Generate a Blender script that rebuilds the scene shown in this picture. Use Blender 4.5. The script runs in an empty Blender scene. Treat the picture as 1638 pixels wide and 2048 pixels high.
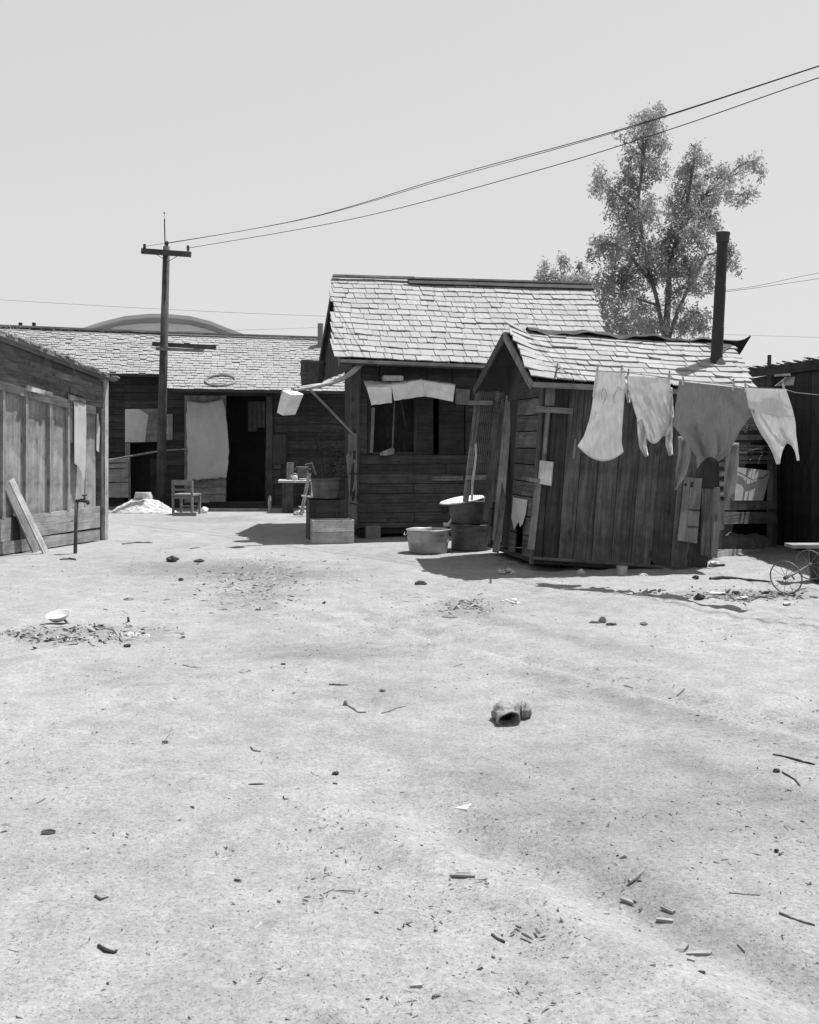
import bpy, math, random
import numpy as np
from mathutils import Vector, Matrix, noise
V = Vector
random.seed(7)
S = bpy.context.scene
COL = S.collection
R = math.radians

# ------------------------------------------------------------------ camera
F, CX, HY, EYE = 2200.0, 819.0, 880.0, 1.5      # lens in photo pixels, horizon row, eye height
cam = bpy.data.cameras.new('camera')
cam.sensor_fit = 'VERTICAL'; cam.sensor_height = 100.0; cam.sensor_width = 100*1638/2048
cam.lens = F/2048*100.0
cam.shift_y = -(1024-HY)/2048
cam.clip_start = 0.1; cam.clip_end = 2000
camo = bpy.data.objects.new('camera', cam); COL.objects.link(camo)
camo.location = (0, 0, EYE); camo.rotation_euler = (R(90), 0, 0)
S.camera = camo

# ------------------------------------------------------------------ light
SUNV = V((.345, .235, 1.0)).normalized()             # towards the sun
elev = math.asin(SUNV.z); azim = math.atan2(SUNV.x, SUNV.y)
w = bpy.data.worlds.new('World'); S.world = w; w.use_nodes = True
nt = w.node_tree; nt.nodes.clear()
sky = nt.nodes.new('ShaderNodeTexSky'); sky.sky_type = 'NISHITA'; sky.sun_disc = False
sky.sun_elevation = elev; sky.sun_rotation = azim; sky.altitude = 100; sky.air_density = 1.0; sky.dust_density = 1.6; sky.ozone_density = 1.0
sep = nt.nodes.new('ShaderNodeSeparateColor')       # the plate is black and white: one grey from the three channels
nt.links.new(sky.outputs[0], sep.inputs[0])
def wmath(op, a, b):
    n = nt.nodes.new('ShaderNodeMath'); n.operation = op
    for i, x in enumerate((a, b)):
        if isinstance(x, (int, float)): n.inputs[i].default_value = x
        else: nt.links.new(x, n.inputs[i])
    return n.outputs[0]
grey = wmath('POWER', wmath('ADD', wmath('ADD', wmath('MULTIPLY', sep.outputs[0], .30), wmath('MULTIPLY', sep.outputs[1], .35)), wmath('MULTIPLY', sep.outputs[2], .35)), .2)
grey = wmath('MULTIPLY', grey, 2.15)               # blue sensitive film: a flat pale sky
bg = nt.nodes.new('ShaderNodeBackground'); bg.inputs[1].default_value = 0.145
nt.links.new(grey, bg.inputs[0])
wo = nt.nodes.new('ShaderNodeOutputWorld'); nt.links.new(bg.outputs[0], wo.inputs[0])
sl = bpy.data.lights.new('sun', 'SUN'); sl.energy = 5.0; sl.angle = R(0.5); sl.color = (1, 1, 1)
so = bpy.data.objects.new('sun', sl); COL.objects.link(so)
so.rotation_euler = SUNV.to_track_quat('Z', 'Y').to_euler(); so.location = (6, 5, 14)
S.view_settings.view_transform = 'Standard'; S.view_settings.look = 'None'
S.view_settings.exposure = 0.8; S.view_settings.gamma = 1.0; S.view_settings.use_curve_mapping = False

# ------------------------------------------------------------------ noise, ground height
rng = np.random.default_rng(3)
LAT = rng.random((256, 256))
def vnoise(x, y):
    xi = np.floor(x).astype(int); yi = np.floor(y).astype(int); fx = x-xi; fy = y-yi
    fx = fx*fx*(3-2*fx); fy = fy*fy*(3-2*fy)
    g = lambda i, j: LAT[(i) & 255, (j) & 255]
    return (g(xi, yi)*(1-fx)+g(xi+1, yi)*fx)*(1-fy)+(g(xi, yi+1)*(1-fx)+g(xi+1, yi+1)*fx)*fy-.5
def ground_big(x, y):
    x = np.asarray(x, float); y = np.asarray(y, float)
    h = .050*vnoise(x*.55+3, y*.42+9)+.028*vnoise(x*1.3+40, y*1.1+7)
    for (x0, y0) in ((.67, 3.44), (1.62, 6.2)):          # two worn cart ruts running away to the left
        s = (x-x0)*.80+(y-y0)*.53
        on = np.exp(-(((y-y0-(0 if y0 < 5 else 1.2))/(1.3 if y0 < 5 else 2.6))**4))
        h = h+on*(-.050*np.exp(-((s-.10)/.14)**2)+.034*np.exp(-((s+.18)/.12)**2))
    near = np.clip((12.6-y)/2.2, .18, 1)
    return h*near*np.clip(y/2.5, .3, 1)
def gz(x, y): return float(ground_big(np.array([x]), np.array([y]))[0])

def P(px, py, d): return V(((px-CX)/F*d, d, EYE+(HY-py)/F*d))
def G(px, py):                                            # the ground point seen at a photo pixel
    d = EYE*F/(py-HY)
    for _ in range(4):
        x = (px-CX)/F*d; d = (EYE-gz(x, d))*F/(py-HY)
    x = (px-CX)/F*d
    return V((x, d, gz(x, d)))

# ------------------------------------------------------------------ materials (all grey: a black and white plate)
def node(nt, t, **k):
    n = nt.nodes.new(t)
    for a, b in k.items(): setattr(n, a, b)
    return n
KEEP = ('white_washed_cotton', 'white_enamel', 'white_lime', 'grey_washed_cotton', 'flattened_tin_sheet', 'galvanised_zinc')
def mat(name, lo, hi, scale=(6, 6, 6), coord='Object', rough=.85, bump=.25, detail=5, rand=.25, blotch=.35, bscale=1.7, metal=0., dist=.02, spec=.3, bvec=None):
    if name not in KEEP: lo, hi = lo*.62, hi*.62
    m = bpy.data.materials.new(name); m.use_nodes = True
    t = m.node_tree; t.nodes.clear(); L = t.links.new
    out = node(t, 'ShaderNodeOutputMaterial'); b = node(t, 'ShaderNodeBsdfPrincipled')
    L(b.outputs[0], out.inputs[0])
    tc = node(t, 'ShaderNodeTexCoord'); oi = node(t, 'ShaderNodeObjectInfo')
    off = node(t, 'ShaderNodeVectorMath', operation='MULTIPLY_ADD')
    comb = node(t, 'ShaderNodeCombineXYZ')
    for i in range(3): L(oi.outputs['Random'], comb.inputs[i])
    L(comb.outputs[0], off.inputs[0]); off.inputs[1].default_value = (37, 53, 71); L(tc.outputs[coord], off.inputs[2])
    mp = node(t, 'ShaderNodeMapping'); mp.inputs['Scale'].default_value = scale if isinstance(scale, tuple) else (scale,)*3
    L(off.outputs[0], mp.inputs[0])
    n1 = node(t, 'ShaderNodeTexNoise'); n1.inputs['Scale'].default_value = 1; n1.inputs['Detail'].default_value = detail; n1.inputs['Roughness'].default_value = .62
    L(mp.outputs[0], n1.inputs[0])
    n2 = node(t, 'ShaderNodeTexNoise'); n2.inputs['Scale'].default_value = bscale; n2.inputs['Detail'].default_value = 4
    if bvec:
        mb_ = node(t, 'ShaderNodeMapping'); mb_.inputs['Scale'].default_value = bvec; L(off.outputs[0], mb_.inputs[0]); L(mb_.outputs[0], n2.inputs[0])
    else: L(off.outputs[0], n2.inputs[0])
    def M(op, a, bb, c=None):
        q = node(t, 'ShaderNodeMath', operation=op)
        for i, x in enumerate((a, bb, c)):
            if x is None: continue
            if isinstance(x, (int, float)): q.inputs[i].default_value = x
            else: L(x, q.inputs[i])
        return q.outputs[0]
    mr = node(t, 'ShaderNodeMapRange'); mr.inputs[1].default_value = .28; mr.inputs[2].default_value = .72
    mr.inputs[3].default_value = lo; mr.inputs[4].default_value = hi
    L(n1.outputs[0], mr.inputs[0])
    br = M('MULTIPLY_ADD', n2.outputs[0], 2*blotch, 1-blotch)
    rr = M('MULTIPLY_ADD', oi.outputs['Random'], 2*rand, 1-rand)
    val = M('MULTIPLY', M('MULTIPLY', mr.outputs[0], br), rr)
    if bvec:                                              # splits along the grain and a few knots
        mp3 = node(t, 'ShaderNodeMapping'); mp3.inputs['Scale'].default_value = (120, .9, 120); L(off.outputs[0], mp3.inputs[0])
        n3 = node(t, 'ShaderNodeTexNoise'); n3.inputs['Scale'].default_value = 1; n3.inputs['Detail'].default_value = 2; L(mp3.outputs[0], n3.inputs[0])
        sp_ = node(t, 'ShaderNodeMapRange'); L(n3.outputs[0], sp_.inputs[0])
        for i_, v_ in enumerate((.60, .68, 1., .42)): sp_.inputs[i_+1].default_value = v_
        mp4 = node(t, 'ShaderNodeMapping'); mp4.inputs['Scale'].default_value = (8, 2.6, 8); L(off.outputs[0], mp4.inputs[0])
        vo = node(t, 'ShaderNodeTexVoronoi'); vo.inputs['Scale'].default_value = 1; L(mp4.outputs[0], vo.inputs[0])
        kn = node(t, 'ShaderNodeMapRange'); L(vo.outputs['Distance'], kn.inputs[0])
        for i_, v_ in enumerate((.06, .17, .45, 1.)): kn.inputs[i_+1].default_value = v_
        n5 = node(t, 'ShaderNodeTexNoise'); n5.inputs['Scale'].default_value = 3.1; n5.inputs['Detail'].default_value = 7; n5.inputs['Roughness'].default_value = .7; L(tc.outputs['Object'], n5.inputs[0])
        st = node(t, 'ShaderNodeMapRange'); L(n5.outputs[0], st.inputs[0])
        for i_, v_ in enumerate((.36, .62, .62, 1.3)): st.inputs[i_+1].default_value = v_
        val = M('MULTIPLY', M('MULTIPLY', M('MULTIPLY', val, sp_.outputs[0]), kn.outputs[0]), st.outputs[0])
    L(val, b.inputs['Base Color'])
    b.inputs['Roughness'].default_value = rough; b.inputs['Metallic'].default_value = metal
    b.inputs['Specular IOR Level'].default_value = spec
    if bump:
        bp = node(t, 'ShaderNodeBump'); bp.inputs['Strength'].default_value = bump; bp.inputs['Distance'].default_value = dist
        L(n1.outputs[0], bp.inputs['Height']); L(bp.outputs[0], b.inputs['Normal'])
    return m
def wood(name, lo, hi, **k):
    k = dict(dict(scale=(46, 1.6, 46), coord='UV', rough=.9, bump=.35, detail=6, rand=.3, blotch=.4, bscale=1.0, bvec=(9, .8, 9), dist=.012), **k)
    return mat(name, lo, hi, **k)
M = {}
M['dark_wood'] = wood('dark_weathered_wood', .030, .080)
M['house_wood'] = wood('house_siding_wood', .058, .125)
M['shack_wood'] = wood('shack_board_wood', .048, .150, rand=.45, blotch=.6)
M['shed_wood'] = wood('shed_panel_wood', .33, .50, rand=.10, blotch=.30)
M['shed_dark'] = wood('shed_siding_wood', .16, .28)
M['pale_wood'] = wood('pale_bleached_wood', .48, .78, rand=.15)
M['mid_wood'] = wood('grey_board_wood', .20, .36, rand=.25)
M['shingle'] = wood('bleached_shingle', .35, .46, scale=(26, 2.2, 26), rand=.075, blotch=.12, bump=.15, bvec=None)
M['old_shingle'] = mat('weathered_roof_shingle', .32, .44, scale=(9, 9, 9), rand=0, blotch=.25, bscale=.9, bump=.2)
M['deck'] = mat('roof_boards', .05, .09)
M['tar'] = mat('tar_paper', .022, .045, scale=(12, 12, 12), rough=.8, bump=.3)
M['felt'] = mat('pale_building_paper', .60, .78, scale=(7, 7, 7), bump=.15, rand=.05)
M['ridge'] = wood('ridge_board_wood', .34, .52, rand=.1)
M['void'] = mat('painted_dark_void', .03, .05, bump=0)  # near-black colour painting the unlit darkness of openings and gaps
M['iron'] = mat('rusty_iron', .05, .10, scale=(20, 20, 20), rough=.6, bump=.3)
M['soot'] = mat('sooty_stovepipe_iron', .028, .055, scale=(9, 9, 3), rough=.55, bump=.2)
M['zinc'] = mat('galvanised_zinc', .20, .36, scale=(8, 8, 8), rough=.45, metal=.35, bump=.08, rand=.05, spec=.5)
M['dull_zinc'] = mat('dull_galvanised_zinc', .10, .20, scale=(8, 8, 8), rough=.55, metal=.25, bump=.1, rand=.05)
M['tin'] = mat('flattened_tin_sheet', .50, .68, scale=(9, 9, 9), rough=.55, bump=.12, rand=.06)
M['stone'] = mat('pale_stone', .42, .66, scale=(18, 18, 18), bump=.6, rand=.12)
M['brick'] = mat('dull_brick', .20, .30, scale=(18, 18, 18), bump=.5)
M['plaster'] = mat('white_lime', .26, .48, scale=(14, 14, 14), bump=.8, rand=.04, blotch=.15)
M['enamel'] = mat('white_enamel', .44, .52, rough=.3, bump=0, rand=.02, blotch=.05)
M['white_cloth'] = mat('white_washed_cotton', .64, .78, scale=(34, 34, 9), bump=.45, rand=.06, blotch=.10, spec=.05)
M['grey_cloth'] = mat('grey_washed_cotton', .27, .36, scale=(60, 60, 12), bump=.4, rand=.02, blotch=.12, spec=.05)
M['burlap'] = mat('pale_sacking', .62, .85, scale=(60, 60, 60), bump=.3, rand=.05, blotch=.25, spec=.05)
M['pole_wood'] = wood('creosoted_pole_wood', .06, .11, rand=.1)
M['wire'] = mat('wire', .05, .07, bump=0)
M['bark'] = mat('smooth_gum_bark', .07, .26, scale=(3, 3, 1.2), bump=.3, rand=.1, blotch=.5)
M['rubber'] = mat('perished_rubber', .03, .05, bump=.2)
M['leather'] = mat('dry_cracked_leather', .16, .46, scale=(26, 26, 26), bump=.9, rand=.05, rough=.7)
M['char'] = mat('charred_wood', .03, .085, scale=(20, 20, 20), bump=.6)
M['twig'] = wood('dry_twig', .10, .26, rand=.5)
M['chip'] = wood('bleached_chip', .28, .40, rand=.2)
M['barn'] = mat('painted_barn_boards', .74, .84, scale=(1.5, 1.5, 1.5), bump=0, rand=0, blotch=.1, bscale=.3)
M['barn_eave_shade'] = mat('painted_eave_shade', .50, .58, scale=(1.5, 1.5, 1.5), bump=0, rand=0, blotch=.1, bscale=.3)  # shade under the roof overhang, painted as a darker wall tone
M['barn_rim'] = mat('pale_roof_rim', .62, .7, scale=(1.5, 1.5, 1.5), bump=0, rand=0, blotch=.08, bscale=.3)
M['husk'] = mat('dry_husk', .35, .7, scale=(20, 20, 20), bump=.3, rand=.4)

def leafmat(name, lo, hi):
    m = bpy.data.materials.new(name); m.use_nodes = True
    t = m.node_tree; t.nodes.clear(); L = t.links.new
    out = node(t, 'ShaderNodeOutputMaterial'); b = node(t, 'ShaderNodeBsdfDiffuse'); tr = node(t, 'ShaderNodeBsdfTranslucent'); mx = node(t, 'ShaderNodeMixShader')
    tc = node(t, 'ShaderNodeTexCoord'); n1 = node(t, 'ShaderNodeTexNoise'); n1.inputs['Scale'].default_value = 1.6; n1.inputs['Detail'].default_value = 6
    L(tc.outputs['Object'], n1.inputs[0])
    mr = node(t, 'ShaderNodeMapRange'); mr.inputs[1].default_value = .3; mr.inputs[2].default_value = .7; mr.inputs[3].default_value = lo; mr.inputs[4].default_value = hi
    L(n1.outputs[0], mr.inputs[0]); L(mr.outputs[0], b.inputs[0]); L(mr.outputs[0], tr.inputs[0])
    mx.inputs[0].default_value = .35; L(b.outputs[0], mx.inputs[1]); L(tr.outputs[0], mx.inputs[2]); L(mx.outputs[0], out.inputs[0])
    return m
M['leaf'] = leafmat('gum_leaf', .18, .40)
M['shade_leaf'] = leafmat('dusty_yard_leaf', .04, .08)

def cloth_translucent(m, amt):
    t = m.node_tree; L = t.links.new
    b = [n for n in t.nodes if n.type == 'BSDF_PRINCIPLED'][0]; out = [n for n in t.nodes if n.type == 'OUTPUT_MATERIAL'][0]
    tr = node(t, 'ShaderNodeBsdfTranslucent'); mx = node(t, 'ShaderNodeMixShader'); mx.inputs[0].default_value = amt
    src = b.inputs['Base Color'].links[0].from_socket
    L(src, tr.inputs[0]); L(b.outputs[0], mx.inputs[1]); L(tr.outputs[0], mx.inputs[2]); L(mx.outputs[0], out.inputs[0])
cloth_translucent(M['white_cloth'], .42); cloth_translucent(M['grey_cloth'], .42); cloth_translucent(M['burlap'], .15)

# bare earth: bleached dust with damp patches, painted rut shading, trampled specks and fine grit
def ground_mat():
    m = bpy.data.materials.new('bare_packed_earth'); m.use_nodes = True
    t = m.node_tree; t.nodes.clear(); L = t.links.new
    out = node(t, 'ShaderNodeOutputMaterial'); b = node(t, 'ShaderNodeBsdfPrincipled'); L(b.outputs[0], out.inputs[0])
    tc = node(t, 'ShaderNodeTexCoord')
    def nz(s, d, r=.6, sc=(1, 1, 1)):
        mp = node(t, 'ShaderNodeMapping'); mp.inputs['Scale'].default_value = sc; L(tc.outputs['Object'], mp.inputs[0])
        n = node(t, 'ShaderNodeTexNoise'); n.inputs['Scale'].default_value = s; n.inputs['Detail'].default_value = d; n.inputs['Roughness'].default_value = r
        L(mp.outputs[0], n.inputs[0]); return n.outputs[0]
    def mr(x, a, bb, c, d):
        q = node(t, 'ShaderNodeMapRange'); L(x, q.inputs[0])
        for i, v in enumerate((a, bb, c, d)): q.inputs[i+1].default_value = v
        return q.outputs[0]
    def mul(a, c):
        q = node(t, 'ShaderNodeMath', operation='MULTIPLY'); L(a, q.inputs[0])
        if isinstance(c, (int, float)): q.inputs[1].default_value = c
        else: L(c, q.inputs[1])
        return q.outputs[0]
    def add(a, c):
        q = node(t, 'ShaderNodeMath', operation='ADD'); L(a, q.inputs[0]); L(c, q.inputs[1]); return q.outputs[0]
    big = mr(nz(.55, 5, .6, (1, .7, 1)), .34, .66, .86, 1.05)
    mid = mr(nz(4.2, 9, .74), .35, .65, .82, 1.10)
    patch = mr(nz(1.1, 7, .7, (1, .55, 1)), .30, .43, .80, 1.0)
    fine = mr(nz(46, 7, .8), .3, .7, .64, 1.25)
    specks = mr(nz(95, 3, .6), .33, .41, .42, 1.0)
    specks2 = mr(nz(24, 5, .75, (1, 1.3, 1)), .30, .37, .45, 1.0)
    rg = mr(nz(.8, 4, .6), .42, .58, 0., 1.)                 # where the ground is loose and trampled
    s3 = mr(nz(13, 7, .78, (1, 1.5, 1)), .34, .42, .48, 1.0)
    s3 = add(mul(s3, rg), mr(rg, 0, 1, 1, 0))
    damp = mr(nz(.42, 6, .66, (1, .8, 1)), .30, .40, .82, 1.0)
    def stain_or_rut_shade(px, py, rx, ry, lo, rot=0., wp=1.6):                    # ragged damp patches; also rut shading painted in as dark streaks
        c = G(px, py); mp = node(t, 'ShaderNodeMapping', vector_type='TEXTURE'); mp.inputs['Location'].default_value = (c.x, c.y, 0); mp.inputs['Rotation'].default_value = (0, 0, rot); mp.inputs['Scale'].default_value = (rx, ry, 1e3)
        wv = node(t, 'ShaderNodeTexNoise'); wv.inputs['Scale'].default_value = 1.9; wv.inputs['Detail'].default_value = 8; wv.inputs['Roughness'].default_value = .7; L(tc.outputs['Object'], wv.inputs[0])
        sc_ = node(t, 'ShaderNodeVectorMath', operation='MULTIPLY_ADD'); L(wv.outputs['Color'], sc_.inputs[0]); sc_.inputs[1].default_value = (wp, wp, 0); L(tc.outputs['Object'], sc_.inputs[2])
        sb_ = node(t, 'ShaderNodeVectorMath', operation='SUBTRACT'); L(sc_.outputs[0], sb_.inputs[0]); sb_.inputs[1].default_value = (wp/2, wp/2, 0)
        L(sb_.outputs[0], mp.inputs[0]); ln = node(t, 'ShaderNodeVectorMath', operation='LENGTH'); L(mp.outputs[0], ln.inputs[0]); return mr(ln.outputs['Value'], .35, 1.15, lo, 1.)
    stain_rut_shade = None
    for a_ in ((420, 1135, 1.5, .9, .70), (560, 1150, 1.3, .8, .74), (520, 1195, .35, 1.2, .72), (640, 1305, .75, .55, .74), (170, 1268, .75, .42, .74), (930, 1215, .4, .6, .78), (1490, 1192, .75, .35, .66), (770, 1385, .45, .4, .82), (430, 1040, 1.6, .9, .80), (1420, 1640, .6, .35, .84), (1300, 1560, 1.2, 1.0, .88), (250, 1350, .6, .5, .88), (1290, 1800, 1.3, .16, .80, 2.16, .9), (1040, 1600, 1.6, .20, .84, 2.16, .9), (1290, 1420, 1.5, .22, .80, 2.16, .9), (1060, 1255, 1.8, .22, .82, 2.16, .9), (1480, 1560, .8, .18, .84, 2.2, .4)):  # the rotated entries paint the ruts' shading into the earth colour
        q_ = stain_or_rut_shade(*a_); stain_rut_shade = q_ if stain_rut_shade is None else mul(stain_rut_shade, q_)
    v = mul(mul(mul(mul(mul(big, mid), fine), specks), mul(specks2, patch)), mul(mul(mul(s3, damp), stain_rut_shade), .272))
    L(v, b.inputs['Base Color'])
    b.inputs['Roughness'].default_value = .95; b.inputs['Specular IOR Level'].default_value = .1
    h = add(add(mul(nz(16, 8, .72), .06), mul(nz(70, 5, .7), .022)), mul(nz(5, 6, .65), .09))
    bp = node(t, 'ShaderNodeBump'); bp.inputs['Strength'].default_value = .75; bp.inputs['Distance'].default_value = .30
    L(h, bp.inputs['Height']); L(bp.outputs[0], b.inputs['Normal'])
    return m
M['earth'] = ground_mat()

# ------------------------------------------------------------------ mesh builder
class MB:
    def __init__(s): s.v = []; s.f = []; s.uv = []
    def add(s, vs, fs, uvs=None):
        o = len(s.v); s.v += [V(p) for p in vs]; s.f += [tuple(i+o for i in f) for f in fs]
        s.uv += list(uvs) if uvs else [(p[0], p[2]) for p in vs]
        return s
    def hexa(s, p, along=None):
        # p[0:4] one face loop, p[4:8] the opposite face loop
        ex = (p[1]-p[0]); ey = (p[3]-p[0]); ez = (p[4]-p[0])
        ax = [ex, ey, ez]
        l = along if along is not None else max(ax, key=lambda q: q.length)
        l = V(l).normalized()
        def uv(q):
            r = q-p[0]; a = r.dot(l); c = r-l*a
            return (c.x*.7+c.y*.6+c.z*.9, a)
        return s.add(p, [(0, 3, 2, 1), (4, 5, 6, 7), (0, 1, 5, 4), (1, 2, 6, 5), (2, 3, 7, 6), (3, 0, 4, 7)], [uv(V(q)) for q in p])
    def box(s, c, ax, ay, az):                    # centre and three full edge vectors
        c, ax, ay, az = V(c), V(ax)/2, V(ay)/2, V(az)/2
        return s.hexa([c-ax-ay-az, c+ax-ay-az, c+ax+ay-az, c-ax+ay-az, c-ax-ay+az, c+ax-ay+az, c+ax+ay+az, c-ax+ay+az])
    def beam(s, a, b, w, t, up=(0, 0, 1)):        # w across, t along up
        a, b = V(a), V(b); d = (b-a).normalized(); u = V(up); u = (u-d*u.dot(d)).normalized(); sd = d.cross(u)
        return s.box((a+b)/2, sd*w, u*t, b-a)
    def prism(s, pts, depth, along=None):         # polygon and an extrusion vector
        n = len(pts); pts = [V(p) for p in pts]; dv = V(depth)
        l = V(along).normalized() if along is not None else V((0, 0, 1))
        def uv(q):
            r = q-pts[0]; a = r.dot(l); c = r-l*a
            return (c.x*.7+c.y*.6+c.z*.9, a)
        vs = pts+[p+dv for p in pts]
        fs = [tuple(range(n)), tuple(range(2*n-1, n-1, -1))]+[(i, n+i, n+(i+1) % n, (i+1) % n) for i in range(n)]
        return s.add(vs, fs, [uv(q) for q in vs])
    def tube(s, pts, r, n=8, cap=True, closed=False):
        pts = [V(p) for p in pts]; k = len(pts)
        rs = [r]*k if isinstance(r, (int, float)) else r
        vs = []; uvs = []; L = 0; prev = None
        for i, p in enumerate(pts):
            if closed: d = (pts[(i+1) % k]-pts[i-1]).normalized()
            else: d = (pts[min(i+1, k-1)]-pts[max(i-1, 0)]).normalized()
            if prev is None: u = d.orthogonal().normalized()
            else: u = (prev-d*prev.dot(d)).normalized()
            prev = u; q = d.cross(u)
            if i: L += (p-pts[i-1]).length
            for j in range(n):
                a = 2*math.pi*j/n; vs.append(p+(u*math.cos(a)+q*math.sin(a))*rs[i]); uvs.append((abs(a-math.pi)*rs[i], L))
        fs = []
        for i in range(k if closed else k-1):
            i2 = (i+1) % k
            for j in range(n): fs.append((i*n+j, i*n+(j+1) % n, i2*n+(j+1) % n, i2*n+j))
        if cap and not closed: fs += [tuple(range(n-1, -1, -1)), tuple(range((k-1)*n, k*n))]
        return s.add(vs, fs, uvs)
    def lathe(s, c, prof, n=24, sx=1., sy=1., mtx=None, dent=0.):
        c = V(c); vs = []; uvs = []
        for r, z in prof:
            for j in range(n):
                a = 2*math.pi*j/n; p = V((r*sx*math.cos(a), r*sy*math.sin(a), z))
                if dent: p *= 1+dent*noise.noise(p*6+c)
                if mtx: p = mtx @ p
                vs.append(c+p); uvs.append((a*r, z))
        fs = [(i*n+j, i*n+(j+1) % n, (i+1)*n+(j+1) % n, (i+1)*n+j) for i in range(len(prof)-1) for j in range(n)]
        return s.add(vs, fs, uvs)
    def blob(s, c, rx, ry, rz, amp=.3, n=(10, 7), seed=0, flat=False):
        c = V(c); nu, nv = n; vs = []
        for i in range(nv+1):
            th = math.pi*i/nv
            for j in range(nu):
                a = 2*math.pi*j/nu; d = V((math.sin(th)*math.cos(a), math.sin(th)*math.sin(a), math.cos(th)))
                k = 1+amp*noise.noise(d*1.7+V((seed*3.1, seed*1.7, seed)))
                q = V((d.x*rx*k, d.y*ry*k, d.z*rz*k))
                if flat and q.z < -rz*.4: q.z = -rz*.4
                vs.append(c+q)
        fs = [(i*nu+j, (i+1)*nu+j, (i+1)*nu+(j+1) % nu, i*nu+(j+1) % nu) for i in range(nv) for j in range(nu)]
        return s.add(vs, fs)
    def grid(s, fn, nu, nv):
        vs = [fn(i/nu, j/nv) for j in range(nv+1) for i in range(nu+1)]
        fs = [(j*(nu+1)+i, j*(nu+1)+i+1, (j+1)*(nu+1)+i+1, (j+1)*(nu+1)+i) for j in range(nv) for i in range(nu)]
        return s.add(vs, fs, [(i/nu, j/nv) for j in range(nv+1) for i in range(nu+1)])
    def mesh(s, name, m, origin, smooth=False):
        me = bpy.data.meshes.new(name)
        me.from_pydata([tuple(p-origin) for p in s.v], [], s.f)
        uvl = me.uv_layers.new(name='UVMap')
        li = np.empty(len(me.loops), dtype=np.int32); me.loops.foreach_get('vertex_index', li)
        uvl.data.foreach_set('uv', np.array(s.uv, dtype=np.float32)[li].ravel())
        me.materials.append(m)
        if smooth: me.polygons.foreach_set('use_smooth', np.ones(len(me.polygons), dtype=bool))
        me.update(); return me
    def build(s, name, m, parent=None, smooth=False, solid=0., origin=None):
        xs = np.array([tuple(p) for p in s.v]); lo = xs.min(0); hi = xs.max(0); c = (lo+hi)/2
        if parent is None: c[2] = lo[2]
        o0 = V(origin) if origin is not None else V(c)
        if isinstance(m, str): m = M[m]
        o = bpy.data.objects.new(name, s.mesh(name, m, o0, smooth)); COL.objects.link(o)
        WL[o.name] = o0
        if parent: o.parent = parent; o.location = o0-WL[parent.name]
        else: o.location = o0
        if solid:
            md = o.modifiers.new('thickness', 'SOLIDIFY'); md.thickness = solid; md.offset = 0
        return o
WL = {}
def tag(o, label=None, cat=None, group=None, kind=None):
    if label: o['label'] = label
    if cat: o['category'] = cat
    if group: o['group'] = group
    if kind: o['kind'] = kind
    return o
def thing(name, loc, label, cat, group=None):
    o = bpy.data.objects.new(name, None); COL.objects.link(o); o.location = V(loc); o.empty_display_size = .2
    WL[o.name] = V(loc); return tag(o, label, cat, group)
def place(me, name, mtx, parent):
    o = bpy.data.objects.new(name, me); COL.objects.link(o); o.parent = parent
    o.matrix_local = Matrix.Translation(-WL[parent.name]) @ mtx
    WL[o.name] = mtx.to_translation(); return o

class Plane:
    def __init__(s, a, b, c):                     # a->b along, a->c up; the normal faces the camera
        s.p = V(a); s.u = (V(b)-V(a)).normalized(); n = s.u.cross(V(c)-V(a)).normalized()
        if n.dot(V((0, 0, EYE))-s.p) < 0: n = -n
        s.n = n; s.v = n.cross(s.u); 
        if s.v.z < 0: s.v = -s.v
    def at(s, px, py, off=0.):
        d = V(((px-CX)/F, 1, (HY-py)/F)); o = V((0, 0, EYE))
        t = (s.p+s.n*off-o).dot(s.n)/d.dot(s.n); return o+d*t
    def pt(s, a, b, off=0.): return s.p+s.u*a+s.v*b+s.n*off
def patch(pl, pix, t, off=0., along='v', mb=None):
    mb = mb or MB(); l = pl.v if along == 'v' else pl.u
    return mb.prism([pl.at(x, y, off+t) for x, y in pix], -pl.n*t, l)
def board(pl, pix, t, off, m, parent, name='plank', along='v', label=None):
    o = patch(pl, pix, t, off, along).build(name, m, parent)
    if label: o['label'] = label
    return o
def bil(A, B, C, D, u, v): return (A*(1-u)+B*u)*(1-v)+(D*(1-u)+C*u)*v

# ------------------------------------------------------------------ ground
def axis(dense_lo, dense_hi, step, far_lo, far_hi, grow=1.25):
    a = list(np.arange(dense_lo, dense_hi, step)); s = step; x = a[-1]; hi = []
    while x < far_hi: s *= grow; x += s; hi.append(x)
    s = step; x = a[0]; lo = []
    while x > far_lo: s *= grow; x -= s; lo.append(x)
    return np.array(lo[::-1]+a+hi)
gx = axis(-5.2, 5.4, .026, -600, 600, 1.12); gy = np.concatenate([axis(1.6, 9.0, .022, -40, 9.0, 1.2)[:-1], axis(9.02, 16.0, .05, 9.0, 900, 1.12)[1:]])
gy = np.unique(np.round(gy, 4))
XX, YY = np.meshgrid(gx, gy)
ZZ = ground_big(XX, YY)
nearw = np.clip((17-YY)/4., 0, 1)*np.clip((7-np.abs(XX))/1.5, 0, 1)
rough_ = np.clip(.55+2.2*vnoise(XX*.7+11, YY*.6+5)+.18*XX, .25, 1.5)
ZZ = ZZ+nearw*rough_*(.022*vnoise(XX*5.5, YY*5.5)+.018*vnoise(XX*12+5, YY*12+2)+.008*np.clip(vnoise(XX*24+9, YY*24+1)-.12, 0, 1)*2)
rubble = np.exp(-(((XX-G(150, 1265).x)/.8)**2+((YY-G(150, 1265).y)/.28)**2)*1.2)
ZZ += nearw*rubble*(.03*vnoise(XX*17, YY*17)+.012)
far = np.hypot(XX, YY) > 60
ZZ[far] = -.02
nyy, nxx = XX.shape
me = bpy.data.meshes.new('ground')
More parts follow.
